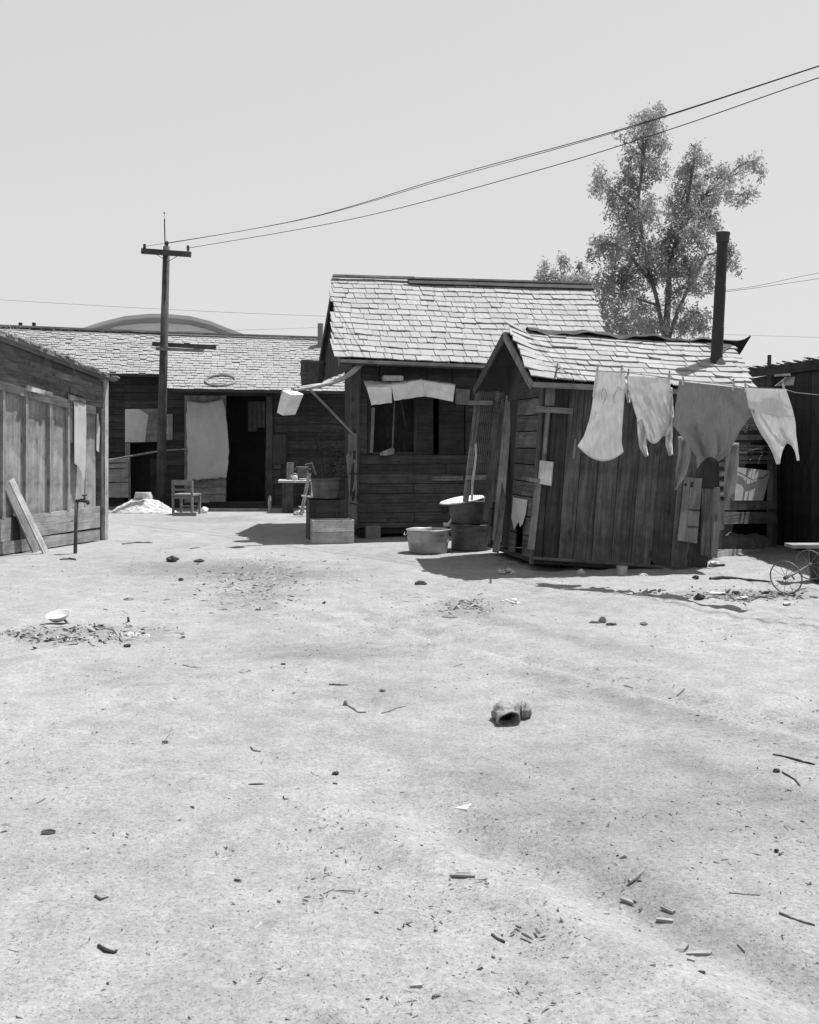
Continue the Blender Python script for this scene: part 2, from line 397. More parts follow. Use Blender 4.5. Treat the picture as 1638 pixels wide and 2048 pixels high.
idx = np.arange(nxx*nyy).reshape(nyy, nxx)
quads = np.stack([idx[:-1, :-1], idx[:-1, 1:], idx[1:, 1:], idx[1:, :-1]], -1).reshape(-1, 4)
me.vertices.add(nxx*nyy); me.vertices.foreach_set('co', np.stack([XX, YY, ZZ], -1).astype(np.float32).ravel())
me.loops.add(quads.size); me.loops.foreach_set('vertex_index', quads.astype(np.int32).ravel())
me.polygons.add(len(quads)); me.polygons.foreach_set('loop_start', np.arange(0, quads.size, 4, dtype=np.int32))
me.update(calc_edges=True); me.polygons.foreach_set('use_smooth', np.ones(len(quads), dtype=bool))
me.materials.append(M['earth'])
go = bpy.data.objects.new('ground', me); COL.objects.link(go); WL['ground'] = V((0, 0, 0))
tag(go, 'bleached bare dirt yard trampled and strewn with litter', None, None, 'structure')

# ------------------------------------------------------------------ shingles
SH = []
def make_shingles():
    for k in range(10):
        rr = random.Random(100+k); nu, nv = 3, 3
        c0, c1 = rr.uniform(-.2, .9)*(k > 4), rr.uniform(-.2, .9)*(k > 4)
        def top(u, v): return 1.0*(1-.75*v)+((c0*(1-u)**2+c1*u*u)*max(0, 1-v*2.2)**2)
        def bot(u, v): return top(u, v)-1.0*(1-.75*v)
        vs = []; uvs = []
        e = [rr.uniform(-.035, .035) for _ in range(nu+1)]
        for fn in (top, bot):
            for j in range(nv+1):
                for i in range(nu+1):
                    u, v = i/nu, j/nv
                    vs.append(V((u, v+(e[i]*.6 if j == 0 else 0), fn(u, v)))); uvs.append((u*.2, v*.35))
        N = (nu+1)*(nv+1); fs = []
        for j in range(nv):
            for i in range(nu):
                a = j*(nu+1)+i; fs.append((a, a+1, a+nu+2, a+nu+1)); fs.append((N+a, N+a+nu+1, N+a+nu+2, N+a+1))
        for i in range(nu): fs.append((i, N+i, N+i+1, i+1))
        for j in range(nv):
            a = j*(nu+1); fs.append((a, a+nu+1, N+a+nu+1, N+a)); a += nu; fs.append((a, N+a, N+a+nu+1, a+nu+1))
        b = MB(); b.add(vs, fs, uvs); SH.append(b)
make_shingles()
SHM = [b.mesh('shingle', M['shingle'], V((0, 0, 0))) for b in SH]
def shingle_roof(A, B, C, D, rows, wlo, whi, roof, limit, seed, t=.013, jag=.012, miss=.0, sag=None):
    rr = random.Random(seed); items = []
    lv = ((D-A).length+(C-B).length)/2; e = lv/rows; Ls = 2.15*e
    for r in range(rows):
        v = r/rows; a = bil(A, B, C, D, 0, v); b = bil(A, B, C, D, 1, v); wid = (b-a).length; x = rr.uniform(-.12, 0)
        shiftrow = rr.uniform(-.1, .1)*e
        while x < wid-.03:
            w = rr.uniform(wlo, whi); w = min(w, wid-x+.02)
            if w < .05: break
            if rr.random() > miss:
                u = x/wid; u2 = min(1., u+w/wid); vv = v+(rr.gauss(0, jag)+shiftrow*.3)/lv
                p = bil(A, B, C, D, max(u, -.02), vv); p2 = bil(A, B, C, D, u2, vv); q = bil(A, B, C, D, max(u, -.02), vv+.1)
                if sag:
                    p, p2, q = sag(p, u, vv), sag(p2, u2, vv), sag(q, u, vv+.1)
                ud = (p2-p).normalized(); sd = (q-p); sd = (sd-ud*sd.dot(ud)).normalized(); n = ud.cross(sd)
                if n.z < 0: n = -n
                tp = 1.6*t; al = math.atan2(tp, Ls); s2 = sd*math.cos(al)-n*math.sin(al)
                items.append((p+n*(tp+.004), ud*(w-rr.uniform(.005, .014)), s2*min(Ls, lv*(1-v)+.02), n*t*rr.uniform(.75, 1.35), rr.randrange(10)))
            x += w
    order = sorted(range(len(items)), key=lambda i: items[i][0].y)
    keep = set(order[:limit]); rest = MB()
    for i, (p, x, y, z, k) in enumerate(items):
        mt = Matrix(((x.x, y.x, z.x, p.x), (x.y, y.y, z.y, p.y), (x.z, y.z, z.z, p.z), (0, 0, 0, 1)))
        if i in keep: place(SHM[k], 'shingle', mt, roof)
        else:
            b = SH[k]; rest.add([mt @ q for q in b.v], b.f, [(c[0]+i*.37, c[1]+i*.71) for c in b.uv])
    if rest.v: tag(rest.build('shingles', 'shingle', roof), kind='stuff')
    return len(items)
def fine_shingles(A, B, C, D, rows, wlo, whi, parent, seed, t=.008, loose=.06):
    rr = random.Random(seed); mb = MB(); lv = ((D-A).length+(C-B).length)/2; e = lv/rows
    for r in range(rows):
        v = r/rows; a = bil(A, B, C, D, 0, v); b = bil(A, B, C, D, 1, v); wid = (b-a).length; x = rr.uniform(-.1, 0)
        while x < wid-.02:
            w = min(rr.uniform(wlo, whi), wid-x)
            vv = v+rr.gauss(0, .006)/lv
            if rr.random() < loose: vv += rr.uniform(.2, .9)*e/lv
            p = bil(A, B, C, D, max(0, x/wid), vv); p2 = bil(A, B, C, D, min(1, (x+w-.008)/wid), vv); q = bil(A, B, C, D, max(0, x/wid), vv+.1)
            ud = (p2-p); sd = (q-p).normalized(); n = ud.cross(sd).normalized()
            if n.z < 0: n = -n
            h = t*rr.uniform(.8, 1.6); y = sd*e*1.7-n*(h*1.2)
            o = p+n*(h*1.4)
            mb.add([o, o+ud, o+ud+n*h, o+n*h, o+y+ud, o+y], [(0, 1, 2, 3), (3, 2, 4, 5), (0, 3, 5), (1, 4, 2)], [(i*.3+x, v*9) for i in range(6)])
            x += w
    return tag(mb.build('shingles', 'old_shingle', parent), kind='stuff')

def slab(mb, A, B, C, D, t):
    n = (B-A).cross(D-A).normalized()
    if n.z < 0: n = -n
    return mb.hexa([A, B, C, D, A-n*t, B-n*t, C-n*t, D-n*t])
def wallslab(mb, a, b, c, d, t, inward):
    i = V(inward).normalized()*t
    return mb.hexa([a, b, c, d, a+i, b+i, c+i, d+i])

# ================================================================== MIDDLE HOUSE
HA, HB, HC, HD = P(680, 717, 16.4), P(1236, 739, 17.3), P(1181, 574, 19.6), P(668, 560, 18.7)   # near slope of the roof
HE = P(640, 722, 20.4); HF2 = HE+(HB-HA)                                                         # far eave
hdir = (HB-HA).normalized(); hback = V((-hdir.y, hdir.x, 0)).normalized()
w0 = V((P(715, 1058, 16.8).x, 16.8, 0)); hw = V((hdir.x, hdir.y, 0)).normalized()
HZ0, HLEN = P(715, 1058, 16.8).z, 3.85
hu = V((0, 0, 1))
house = thing('plank_house', w0, 'taller middle shanty of dark horizontal siding under a steep bleached shingle roof', 'house')
# wall shell: back and sides (the front is left for the boards)
sh = MB()
f0 = w0+hu*HZ0; f1 = f0+hw*HLEN; b0 = f0+hback*3.75; b1 = f1+hback*3.75
topz = P(715, 722, 16.8).z-HZ0+.12
mid = hback*1.875
def gable(mb, p0, p1, apex, t, inward): 
    mb.prism([p0, p1, p1+hu*topz, apex, p0+hu*topz], V(inward).normalized()*t, hu)
ap0 = f0+mid+hu*(HD.z-HZ0-.10); ap1 = f1+mid+hu*(HC.z-HZ0-.10)
DW = 1.35; m0 = f0+hback*DW; m1 = f1+hback*DW
wallslab(sh, f0, m0, m0+hu*(topz+.35), f0+hu*topz, .03, hw); gable(sh, f1, b1, ap1, .03, -hw)
wallslab(sh, m0, m1, m1+hu*(topz+.5), m0+hu*(topz+.5), .03, -hback)
zl = 2.60-HZ0; g0 = f0+hback*DW*1.01-hw*.05; sh.prism([f0+hu*zl-hw*.05, f0+hback*3.75+hu*zl-hw*.05, f0+hback*3.75+hu*(topz+.05)-hw*.05, ap0-hw*.05, f0+hu*topz-hw*.05], hw*.02, hu)

slab(sh, f0, f1, b1, b0, .08)
for k in range(4):                                    # floor beams on blocks
    p = f0+hw*(.1+k*1.2)-hu*.12
    sh.beam(p, p+hback*3.6, .1, .1)
hwall = sh.build('wall', 'dark_wood', house)
# the front: boards by boards, from photo rows on the wall plane
hp = Plane(f0, f1, f0+hu)
def hy(px, y): return y-(px-715)*.009*((y-880)/175 if y > 880 else (y-880)/160)   # rows run gently down to the vanishing point
def hboard(x0, x1, y0, y1, m='house_wood', off=0, t=.022, par=None, name='plank'):
    j = random.uniform(-.004, .006)
    return board(hp, [(x0, hy(x0, y1)), (x1, hy(x1, y1)), (x1, hy(x1, y0)), (x0, hy(x0, y0))], t, off+j, m, par or hwall, name, 'u')
rows = [1056, 1045, 1025, 1006, 987, 967, 948, 928, 909]
for i in range(len(rows)-1):
    y1, y0 = rows[i], rows[i+1]
    if random.random() < .5: hboard(716, 1244, y0+1, y1)
    else:
        s = random.randint(820, 930); hboard(716, s-1, y0+1, y1); hboard(s, 1244, y0+1, y1)
tops = [716, 760, 806, 856, 905, 958, 1010, 1062, 1112, 1164, 1243]
for i in range(len(tops)-1): hboard(tops[i], tops[i+1]-1.5, 724, 772)
hboard(716, 1243, 772, 797, 'dark_wood')
for a, b in ((716, 736), (834, 868), (878, 930), (931, 985), (986, 1040), (1041, 1120), (1121, 1243)): hboard(a, b-1.5, 797, 909, 'dark_wood' if a > 800 else 'house_wood')
win = MB(); patch(hp, [(736, 909), (834, 909), (834, 797), (736, 797)], .01, -.35, mb=win)
hwin = win.build('window', 'dark_wood', house)
fr = MB()
for q in ([(736, 909), (742, 909), (742, 797), (736, 797)], [(828, 909), (834, 909), (834, 797), (828, 797)], [(742, 909), (828, 909), (828, 904), (742, 904)], [(800, 800), (804, 800), (814, 853), (810, 853)]):
    patch(hp, q, .05, -.02, mb=fr)
fr.build('frame', 'dark_wood', hwin)
hboard(863, 926, 953, 962, 'mid_wood', off=.03, name='shelf', par=house)
cp = MB(); patch(hp, [(698, 1058), (716, 1058), (722, 724), (703, 724)], .10, -.04, mb=cp)
cp.build('corner_post', 'house_wood', house)
# roof: decking, shingles, ridge boards, rafters
dn_ = V((0, 0, -.065)); roof = MB(); slab(roof, HA+dn_, HB+dn_, HC+dn_, HD+dn_, .02); slab(roof, HE, HF2, HC, HD, .025)
hroof = roof.build('roof', 'deck', house)
def hsag(p, u, v): return p+V((0, 0, -.018*math.sin(math.pi*min(max(u, 0), 1))*(1-.4*v)+.006*math.sin(u*17+v*5)))
NH = shingle_roof(HA-hdir*.02, HB, HC, HD, 15, .11, .30, hroof, 290, 11, t=.0145, jag=.006, sag=hsag)
rd = (HC-HD).normalized(); rise = V((0, 0, .035))
k = .30
rb = MB(); rb.beam(HD+rise-rd*.02+V((0, 0, .035)), HD+(HC-HD)*k+rise+V((0, 0, .035)), .16, .035); rb.build('ridge_board', 'ridge', hroof)
rb = MB(); rb.beam(HD+(HC-HD)*k+rise+V((0, 0, .028)), HC+rd*.03+rise+V((0, 0, .03)), .16, .03); rb.build('ridge_board', 'ridge', hroof)
sd_ = (HD-HA).normalized(); nn_ = hdir.cross(sd_).normalized()
rb = MB(); rb.beam(HD-sd_*.10+nn_*.05+rd*HLEN*.33, HC-sd_*.12+nn_*.05, .03, .16, sd_); rb.build('ridge_board', 'dark_wood', hroof)
for k in range(9):
    a = bil(HA, HB, HC, HD, .01+k*.1225, .02)-V((0, 0, .075)); b = bil(HA, HB, HC, HD, .01+k*.1225, .42)-V((0, 0, .075))
    rb = MB(); rb.beam(a, b, .045, .09); rb.build('rafter', 'mid_wood', hroof)
for (a, b, nm) in ((HA, HD, 'rake_board'), (HE, HD, 'rake_board')):
    rb = MB(); o = -hdir*.012; rb.beam(a+o-V((0, 0, .06)), b+o-V((0, 0, .06)), .022, .12); rb.build(nm, 'mid_wood' if a is HA else 'dark_wood', hroof)
rb = MB(); rb.beam(HA-V((0, 0, .035))-hback*.012, HB-V((0, 0, .035))-hback*.012, .02, .05); rb.build('eave_board', 'mid_wood', hroof)
# bleached torn strip nailed up the corner post
ts = MB()
patch(hp, [(697, 1049), (713, 1050), (715, 866), (697, 868), (696, 905), (692, 912), (694, 930), (698, 990), (695, 1010)], .012, .075, mb=ts)
tsn = ts.build('paper_strip', 'mid_wood', house)
for q in ([(703, 930), (709, 925), (708, 962), (702, 995), (700, 990)], [(704, 985), (711, 978), (709, 1000), (703, 1003)], [(706, 903), (711, 900), (712, 918), (707, 920)], [(699, 946), (714, 946), (714, 948.5), (699, 948.5)], [(699, 1004), (713, 1008), (713, 1010), (699, 1006.5)]):
    board(hp, q, .004, .089, 'tar', tsn, 'torn_patch')

# flattened tins making an awning above the window
def awning(pix_top, pix_mid, pix_bot, label, wall_off, out_off):
    mb = MB(); n = len(pix_top)
    rows_ = [[hp.at(x, y, wall_off) for x, y in pix_top], [hp.at(x, y, out_off) for x, y in pix_mid], [hp.at(x, y, out_off+.05) for x, y in pix_bot]]
    def fn(u, v):
        i = min(int(v*2), 1); f = v*2-i; a, b = rows_[i], rows_[i+1]
        p = (a[0]*(1-u)+a[1]*u)*(1-f)+(b[0]*(1-u)+b[1]*u)*f
        return p+hp.n*(.022*noise.noise(p*3.1)+.016*noise.noise(p*9))+V((0, 0, .014*noise.noise(p*5)+.008*noise.noise(p*13)))
    mb.grid(fn, 18, 16)
    o = mb.build('tin_awning', 'tin', None, solid=.006); tag(o, label, 'awning', 'flattened tin sheets nailed up as a window awning'); return o
awning([(727, 762), (779, 763)], [(733, 776), (783, 773)], [(743, 811), (784, 805)], 'crumpled flattened tin sheet at the left end of the window awning', .02, .34)
awning([(781, 763), (845, 758)], [(783, 773), (844, 760)], [(788, 801), (850, 793)], 'middle flattened tin sheet of the window awning with a stone weight above', .05, .36)
awning([(845, 759), (911, 768)], [(845, 762), (910, 772)], [(850, 792), (906, 804)], 'right flattened tin sheet of the window awning hanging at a slant', .05, .36)
bl = MB(); c = hp.at(785, 757, .17)
bl.box(c, hw*.31, hback*.2, hu*.085); o = bl.build('stone_block', 'stone', None); tag(o, 'pale squared stone lying on top of the tin window awning', 'stone')
md = o.modifiers.new('b', 'BEVEL'); md.width = .02; md.segments = 2
ab = MB(); patch(hp, [(911, 808), (938, 810), (940, 779), (912, 777)], .02, .03, mb=ab); tag(ab.build('scrap_board', 'mid_wood', None), 'small grey scrap board nailed right of the tin awning', 'board')
# broom and batten standing in the window
br = thing('broom', hp.at(778, 909, .06), 'old broom hung upright against the house front under the awning', 'broom')
b = MB(); b.tube([hp.at(789, 804, .05), hp.at(785, 898, .10)], .012); b.build('handle', 'mid_wood', br)
b = MB(); patch(hp, [(782, 896), (789, 897), (788, 908), (776, 911), (761, 911), (760, 905)], .05, .06, mb=b); b.build('bristles', 'mid_wood', br)
b = MB(); patch(hp, [(740, 905), (746, 905), (750, 815), (744, 815)], .03, .05, mb=b); tag(b.build('slat_of_wood', 'mid_wood', None), 'narrow upright slat hanging below the left tin of the awning', 'slat')
# block under the sill
b = MB(); p = G(744, 1078); b.box(p+V((0, .13, .09)), hw*.22, hback*.22, hu*.20); o = b.build('footing_block', 'brick', None); tag(o, 'rough grey block propping up the sill of the middle house', 'block')
for k in (1.3, 2.6, 3.75):
    b = MB(); b.box(w0+hw*k+hback*.2+hu*.05, hw*.22, hback*.2, hu*.2); b.build('footing', 'brick', house)
b = MB(); b.box(w0+hw*1.9+hback*2.2+hu*.06, hw*3.7, hback*.05, hu*.24); b.build('skirting', 'dark_wood', house)

# ================================================================== SMALL SHACK
SA, SB, SC, SD = P(1064, 761, 12.3), P(1512, 783, 12.75), P(1468, 694, 13.8), P(1011, 664, 13.35)
SE = P(950, 777, 14.4); SF2 = SE+(SB-SA)
sdir = (SB-SA).normalized(); sback = V((-.2, .98, 0)).normalized()
shack = thing('board_shack', G(1240, 1146), 'small leaning shack of vertical boards under a curled shingle roof with stovepipe', 'shack')
sBL, sBR, sTL, sTR = P(1069, 1118, 12.6), P(1414, 1141, 12.95), P(1092, 757, 12.6), P(1447, 782, 12.95)
sp = Plane(sBL, sBR, sTL)
ib = sback*2.0
m_ = MB()
wallslab(m_, sBR, sBR+ib, sTR+ib, sTR, .025, -sdir); wallslab(m_, sBL+ib, sBR+ib, sTR+ib, sTL+ib, .025, -sback)
m_.prism([sTR, sTR+ib, sTR+ib*.5+V((-.05, 0, .55))], -sdir*.025, hu)
slab(m_, sBL, sBR, sBR+ib, sBL+ib, .05)
swall = m_.build('wall', 'dark_wood', shack)
bot = [1069, 1085, 1117, 1147, 1183, 1222, 1262, 1302, 1340, 1376, 1413]
def top_of(x): return 1092+(x-1069)*(1447-1092)/(1414-1069)
for i in range(len(bot)-1):
    a, b = bot[i], bot[i+1]-1.3; ya = 1118+(a-1069)*.0667; yb = 1118+(b-1069)*.0667; ta, tb = top_of(a), top_of(b)
    za = 757+(ta-1092)*.07; zb = 757+(tb-1092)*.07
    jig = random.uniform(-3, 2)
    pix = [(a, ya+jig), (b, yb+jig), (tb, zb), (ta, za)]
    if a == 1302: pix = [(a, ya-13), (a+6, ya-6), (a+13, ya-1), (b, yb), (tb, zb), (ta, za)]
    if a == 1340: pix = [(a, ya), (b, yb), (tb-9, 960), (tb-8, zb), (ta, za)]
    board(sp, pix, .022, random.uniform(-.004, .012), 'shack_wood', swall)
board(sp, [(1066, 1119), (1418, 1143), (1418, 1137), (1066, 1113)], .07, -.03, 'shack_wood', shack, 'sill', 'u')
# corner: light leaning plank, bracket, patches
board(sp, [(1056, 1098), (1069, 1100), (1083, 965), (1072, 965)], .025, .04, 'mid_wood', swall, label='pale plank nailed over the corner')
board(sp, [(1084, 930), (1091, 930), (1100, 824), (1092, 823)], .025, .03, 'mid_wood', swall)
board(sp, [(1091, 811), (1109, 812), (1112, 762), (1094, 760)], .03, .03, 'mid_wood', swall)
board(sp, [(1074, 824), (1145, 828), (1146, 817), (1075, 812)], .05, .045, 'mid_wood', swall, 'crosspiece', 'u')
board(sp, [(1060, 963), (1080, 966), (1081, 958), (1060, 955)], .12, .03, 'mid_wood', swall, 'bracket', 'u')
board(sp, [(1078, 967), (1103, 972), (1107, 924), (1082, 921)], .05, .06, 'pale_wood', shack, 'tin_patch', label='pale patch board on the corner')
board(sp, [(1145, 917), (1150, 917), (1153, 878), (1149, 878)], .03, .03, 'mid_wood', swall, 'peg')
pt = board(sp, [(1355, 1081), (1394, 1087), (1405, 957), (1369, 954)], .012, .05, 'mid_wood', shack, 'tin_patch', label='tall grey tin patch with slits')
for q in ([(1378, 1021), (1400, 1022), (1400, 1019.5), (1378, 1018.5)], [(1376, 1055), (1397, 1055), (1397, 1053), (1376, 1052.5)], [(1369, 972), (1374, 972), (1374, 967), (1369, 967)], [(1381, 974), (1386, 974), (1387, 964), (1382, 964)], [(1396, 1072), (1402, 1070), (1403, 1064), (1397, 1066)]):
    board(sp, q, .003, .0635, 'tar', pt, 'slit')
board(sp, [(1402, 1111), (1420, 1113), (1427, 978), (1404, 977)], .03, .035, 'shack_wood', swall)
board(sp, [(1404, 977), (1432, 978), (1437, 926), (1409, 924)], .008, .03, 'void', shack, 'window', label='small black window hole')  # flat panel painting the darkness of the hole
board(sp, [(1421, 1114), (1434, 1116), (1441, 1050), (1440, 975), (1427, 975)], .03, .02, 'mid_wood', swall)
# gable end boards
gBL = sBL; gp = Plane(sBL, sBL+ib, sTL)
gout = -(gp.n) if gp.n.x > 0 else gp.n
def gboard(d0, d1, z0, z1, m='shack_wood', off=0, t=.02, name='plank'):
    def q(d, z): return sBL+(sTL-sBL)*(z/(sTL.z-sBL.z))+sback*d
    j = random.uniform(0, .008)
    b = MB(); b.hexa([q(d0, z0)+gp.n*(off+j), q(d1, z0)+gp.n*(off+j), q(d1, z1)+gp.n*(off+j), q(d0, z1)+gp.n*(off+j), q(d0, z0)+gp.n*(off+j+t), q(d1, z0)+gp.n*(off+j+t), q(d1, z1)+gp.n*(off+j+t), q(d0, z1)+gp.n*(off+j+t)])
    return b.build(name, m, swall)
zz = [.0, .25, .47, .7, .88, 1.08, 1.27, 1.47, 1.66, 1.86, 2.07]
for i in range(len(zz)-1):
    gboard(.10, .95 if i > 1 else .42, zz[i], zz[i+1]-.012, 'shack_wood')
    if i < 2: gboard(.72, .98, zz[i], zz[i+1]-.012)
    gboard(1.80, 2.0, zz[i], zz[i+1]-.012)
gboard(0, .10, -.06, 2.05, 'shack_wood', .006, .025)
b = MB()
for d0, d1, zt in ((.1, .5, 2.12), (.5, 1.0, 2.42), (1.0, 1.5, 2.42), (1.5, 1.9, 2.12)):
    q = lambda d, z: sBL+(sTL-sBL)*(z/(sTL.z-sBL.z))+sback*d
    zc = lambda d: 2.07+.62*(1-abs(d-1.0))
    b.prism([q(d0, 1.86), q(d1, 1.86), q(d1, zc(d1)), q(d0, zc(d0))], gp.n*.02, hu)
b.build('gable_boards', 'dark_wood', swall)
b = MB(); q = lambda d, z: sBL+(sTL-sBL)*(z/(sTL.z-sBL.z))+sback*d
b.prism([q(.98, .02), q(1.8, .02), q(1.8, 1.86), q(.98, 1.86)], -gp.n*.02, hu); b.build('door', 'void', shack)  # dark sheet painting the unlit doorway
# frayed sack patch low on the gable
b = MB(); b.prism([q(.30, .50)+gp.n*.04, q(.36, .37)+gp.n*.05, q(.45, .33)+gp.n*.05, q(.55, .39)+gp.n*.04, q(.68, .28)+gp.n*.05, q(.85, .42)+gp.n*.04, q(.86, .66)+gp.n*.03, q(.30, .66)+gp.n*.03], gp.n*.006, hu)
b.build('sacking_patch', 'burlap', shack)
# roof
dn_ = V((0, 0, -.05)); roof = MB(); slab(roof, SA+dn_, SB+dn_, SC+dn_, SD+dn_, .015); slab(roof, SE, SF2, SC, SD, .022)
sroof = roof.build('roof', 'deck', shack)
def ssag(p, u, v):
    lift = .10*max(0, 1-u*9)**1.5*(.3+v) if u < .12 else 0
    return p+V((0, 0, lift*.8-.012*math.sin(math.pi*min(max(u, 0), 1))+.006*math.sin(u*13+v*4)))
shingle_roof(SA-sdir*.01, SB, SC, SD, 9, .14, .33, sroof, 200, 23, t=.016, jag=.007, sag=ssag)
rb = MB(); rb.beam(SA-V((0, 0, .05))-sdir*.012, SD-V((0, 0, .045))-sdir*.012, .025, .10); rb.build('rake_board', 'mid_wood', sroof)
rb = MB(); rb.beam(SE-V((0, 0, .05))-sdir*.012, SD-V((0, 0, .045))-sdir*.012, .025, .10); rb.build('rake_board', 'shack_wood', sroof)
rb = MB(); rb.beam(SA-V((0, 0, .045))-sback*.012, SB-V((0, 0, .045))-sback*.012, .02, .06); rb.build('eave_board', 'mid_wood', sroof)
for k in range(7):
    a = bil(SA, SB, SC, SD, .03+k*.155, .02)-V((0, 0, .06)); b_ = bil(SA, SB, SC, SD, .03+k*.155, .5)-V((0, 0, .06))
    rb = MB(); rb.beam(a, b_, .04, .07); rb.build('rafter', 'shack_wood', sroof)
# torn tar paper curling over the ridge
def tarf(u, v):
    p = bil(SD, SC, SC, SD, u, 0); s = (SA-SD).normalized(); bk = (SE-SD).normalized()
    q = p+(s*(.13-.09*u)*(1-2*v) if v < .5 else bk*.28*(2*v-1))+V((0, 0, .045))
    q += V((0, 0, .03+.018*math.sin(u*23)+.010*math.sin(u*61)+.03*noise.noise(V((u*9, v*3, 0)))))*(1-v*.3)
    if u > .95: q += V((.10*(u-.95)/.05, 0, .06*((u-.95)/.05)**2*(1-v)))
    return q
tb = MB(); tb.grid(lambda u, v: tarf(.09+u*.93, v), 60, 6); tb.build('tar_paper', 'tar', sroof, solid=.006)
sq = bil(SA, SB, SC, SD, .935, .80)
tb = MB(); tb.prism([bil(SA, SB, SC, SD, u, v)+V((0, 0, .055)) for u, v in ((.87, .99), (.87, .80), (.915, .70), (.95, .82), (.98, .90), (.98, .99))], V((0, 0, -.01)), sdir); tb.build('flashing', 'tar', sroof)
# stovepipe
sp0 = P(1433, 716, 13.3); sp1 = P(1446, 468, 13.3); ax = (sp1-sp0).normalized()
rot = ax.to_track_quat('Z', 'Y').to_matrix()
b = MB(); L_ = (sp1-sp0).length; r_ = .066
b.lathe(sp0-ax*.25, [(r_*1.08, 0), (r_*1.08, .62), (r_*1.03, .63), (r_*1.03, 1.12), (r_*.98, 1.13), (r_*.98, L_+.25), (r_*.8, L_+.25), (r_*.8, L_-.1)], 20, mtx=rot)
pipe = b.build('stovepipe', 'soot', shack, smooth=False)
b = MB(); b.lathe(sp1-ax*.11, [(r_*.98, 0), (r_*1.18, .01), (r_*1.2, .09), (r_*1.28, .10), (r_*1.28, .13), (r_*.9, .13), (r_*.9, .02)], 20, mtx=rot); b.build('collar', 'soot', pipe)
b = MB(); b.lathe(sp0-ax*.06, [(r_*1.1, .06), (r_*2.0, -.02), (r_*2.2, -.06)], 16, mtx=rot); b.build('roof_flange', 'tar', pipe)
# things under and around the shack
for i, (x, y) in enumerate(((1184, 1146), (1302, 1150), (1400, 1152))):
    p = G(x, y); b = MB(); b.box(p+V((0, 1.05, .02)), V((.12, 0, 0)), V((0, .3, 0)), V((0, 0, .26))); b.build('footing', 'dark_wood', shack)
b = MB(); b.box(G(1240, 1146)+V((0, 1.2, .03)), sdir*1.9, sback*.04, V((0, 0, .22))); b.build('skirting', 'void', shack)  # dark box added to paint the shade under the floor

# ---- leaning things at the gable: netted screen door and loose planks
def leaner(pix, depths, t, m, name, label, cat, group=None):
    b = MB(); pts = [P(x, y, d) for (x, y), d in zip(pix, depths)]
    n = (pts[1]-pts[0]).cross(pts[2]-pts[0]).normalized()
    if n.y > 0: n = -n
    b.prism(pts, -n*t, pts[2]-pts[1]); return tag(b.build(name, m, None), label, cat, group)
scr = thing('screen_door', P(930, 1000, 14.3)-V((0, 0, .1)), 'rickety screen frame with wire netting leaning at the gable of the small shack', 'screen door')
d0 = 14.25
def pole2(px0, py0, dd0, px1, py1, dd1, w_, t_, m, name, par):
    b = MB(); b.beam(P(px0, py0, dd0), P(px1, py1, dd1), w_, t_, (0, 1, 0)); return b.build(name, m, par)
pole2(931, 1004, 14.15, 957, 786, 14.35, .075, .04, 'mid_wood', 'stile', scr); pole2(985, 1003, 14.0, 1010, 800, 14.2, .09, .04, 'mid_wood', 'stile', scr)
pole2(938, 805, 14.28, 987, 806, 14.2, .06, .05, 'mid_wood', 'rail', scr); pole2(932, 955, 14.15, 990, 955, 14.05, .06, .03, 'mid_wood', 'rail', scr)
net = MB()
a0, b0_, c0, e0 = P(934, 998, 14.12), P(987, 998, 14.0), P(1008, 785, 14.2), P(956, 783, 14.32)
for i in range(15):
    for sgn in (0, 1):
        pts = []
        for j in range(9):
            v = j/8; u = (i/14+(1 if (j+sgn) % 2 else -1)*.018); p = bil(a0, b0_, c0, e0, u, v)+V((0, -.02, 0)); pts.append(p)
        net.tube(pts, .0022, 3, cap=False)
for j in range(26):
    net.tube([bil(a0, b0_, c0, e0, u/6, j/25)+V((0, -.022+.006*math.sin(u*3+j), .006*math.sin(u*2.2+j))) for u in range(7)], .002, 3, cap=False)
net.build('wire_netting', 'mid_wood', scr)
leaner([(941, 1000), (946, 1000), (947, 968), (951, 940), (954, 912), (953, 884), (950, 890), (950, 910), (946, 940), (943, 965)], [13.95, 13.95]+[14.0]*8, .02, 'white_cloth', 'rag', 'white rag hanging in the netted screen frame beside the small shack', 'rag')
leaner([(984, 1080), (1003, 1084), (1026, 800), (1012, 790)], [13.55, 13.5, 13.95, 14.0], .03, 'mid_wood', 'leaning_plank', 'long plank leaning against the shack gable, right of the netted screen', 'plank', 'planks leaning at the shack gable')
leaner([(985, 1102), (998, 1104), (1012, 1000), (1004, 960)], [13.1, 13.1, 13.45, 13.5], .03, 'mid_wood', 'leaning_plank', 'short split plank leaning low at the shack gable behind the stacked tubs', 'plank', 'planks leaning at the shack gable')
leaner([(966, 1040), (976, 1040), (1000, 818), (988, 815)], [13.75, 13.75, 14.1, 14.1], .025, 'shack_wood', 'leaning_plank', 'narrow dark plank leaning across the netted screen at the shack gable', 'plank', 'planks leaning at the shack gable')

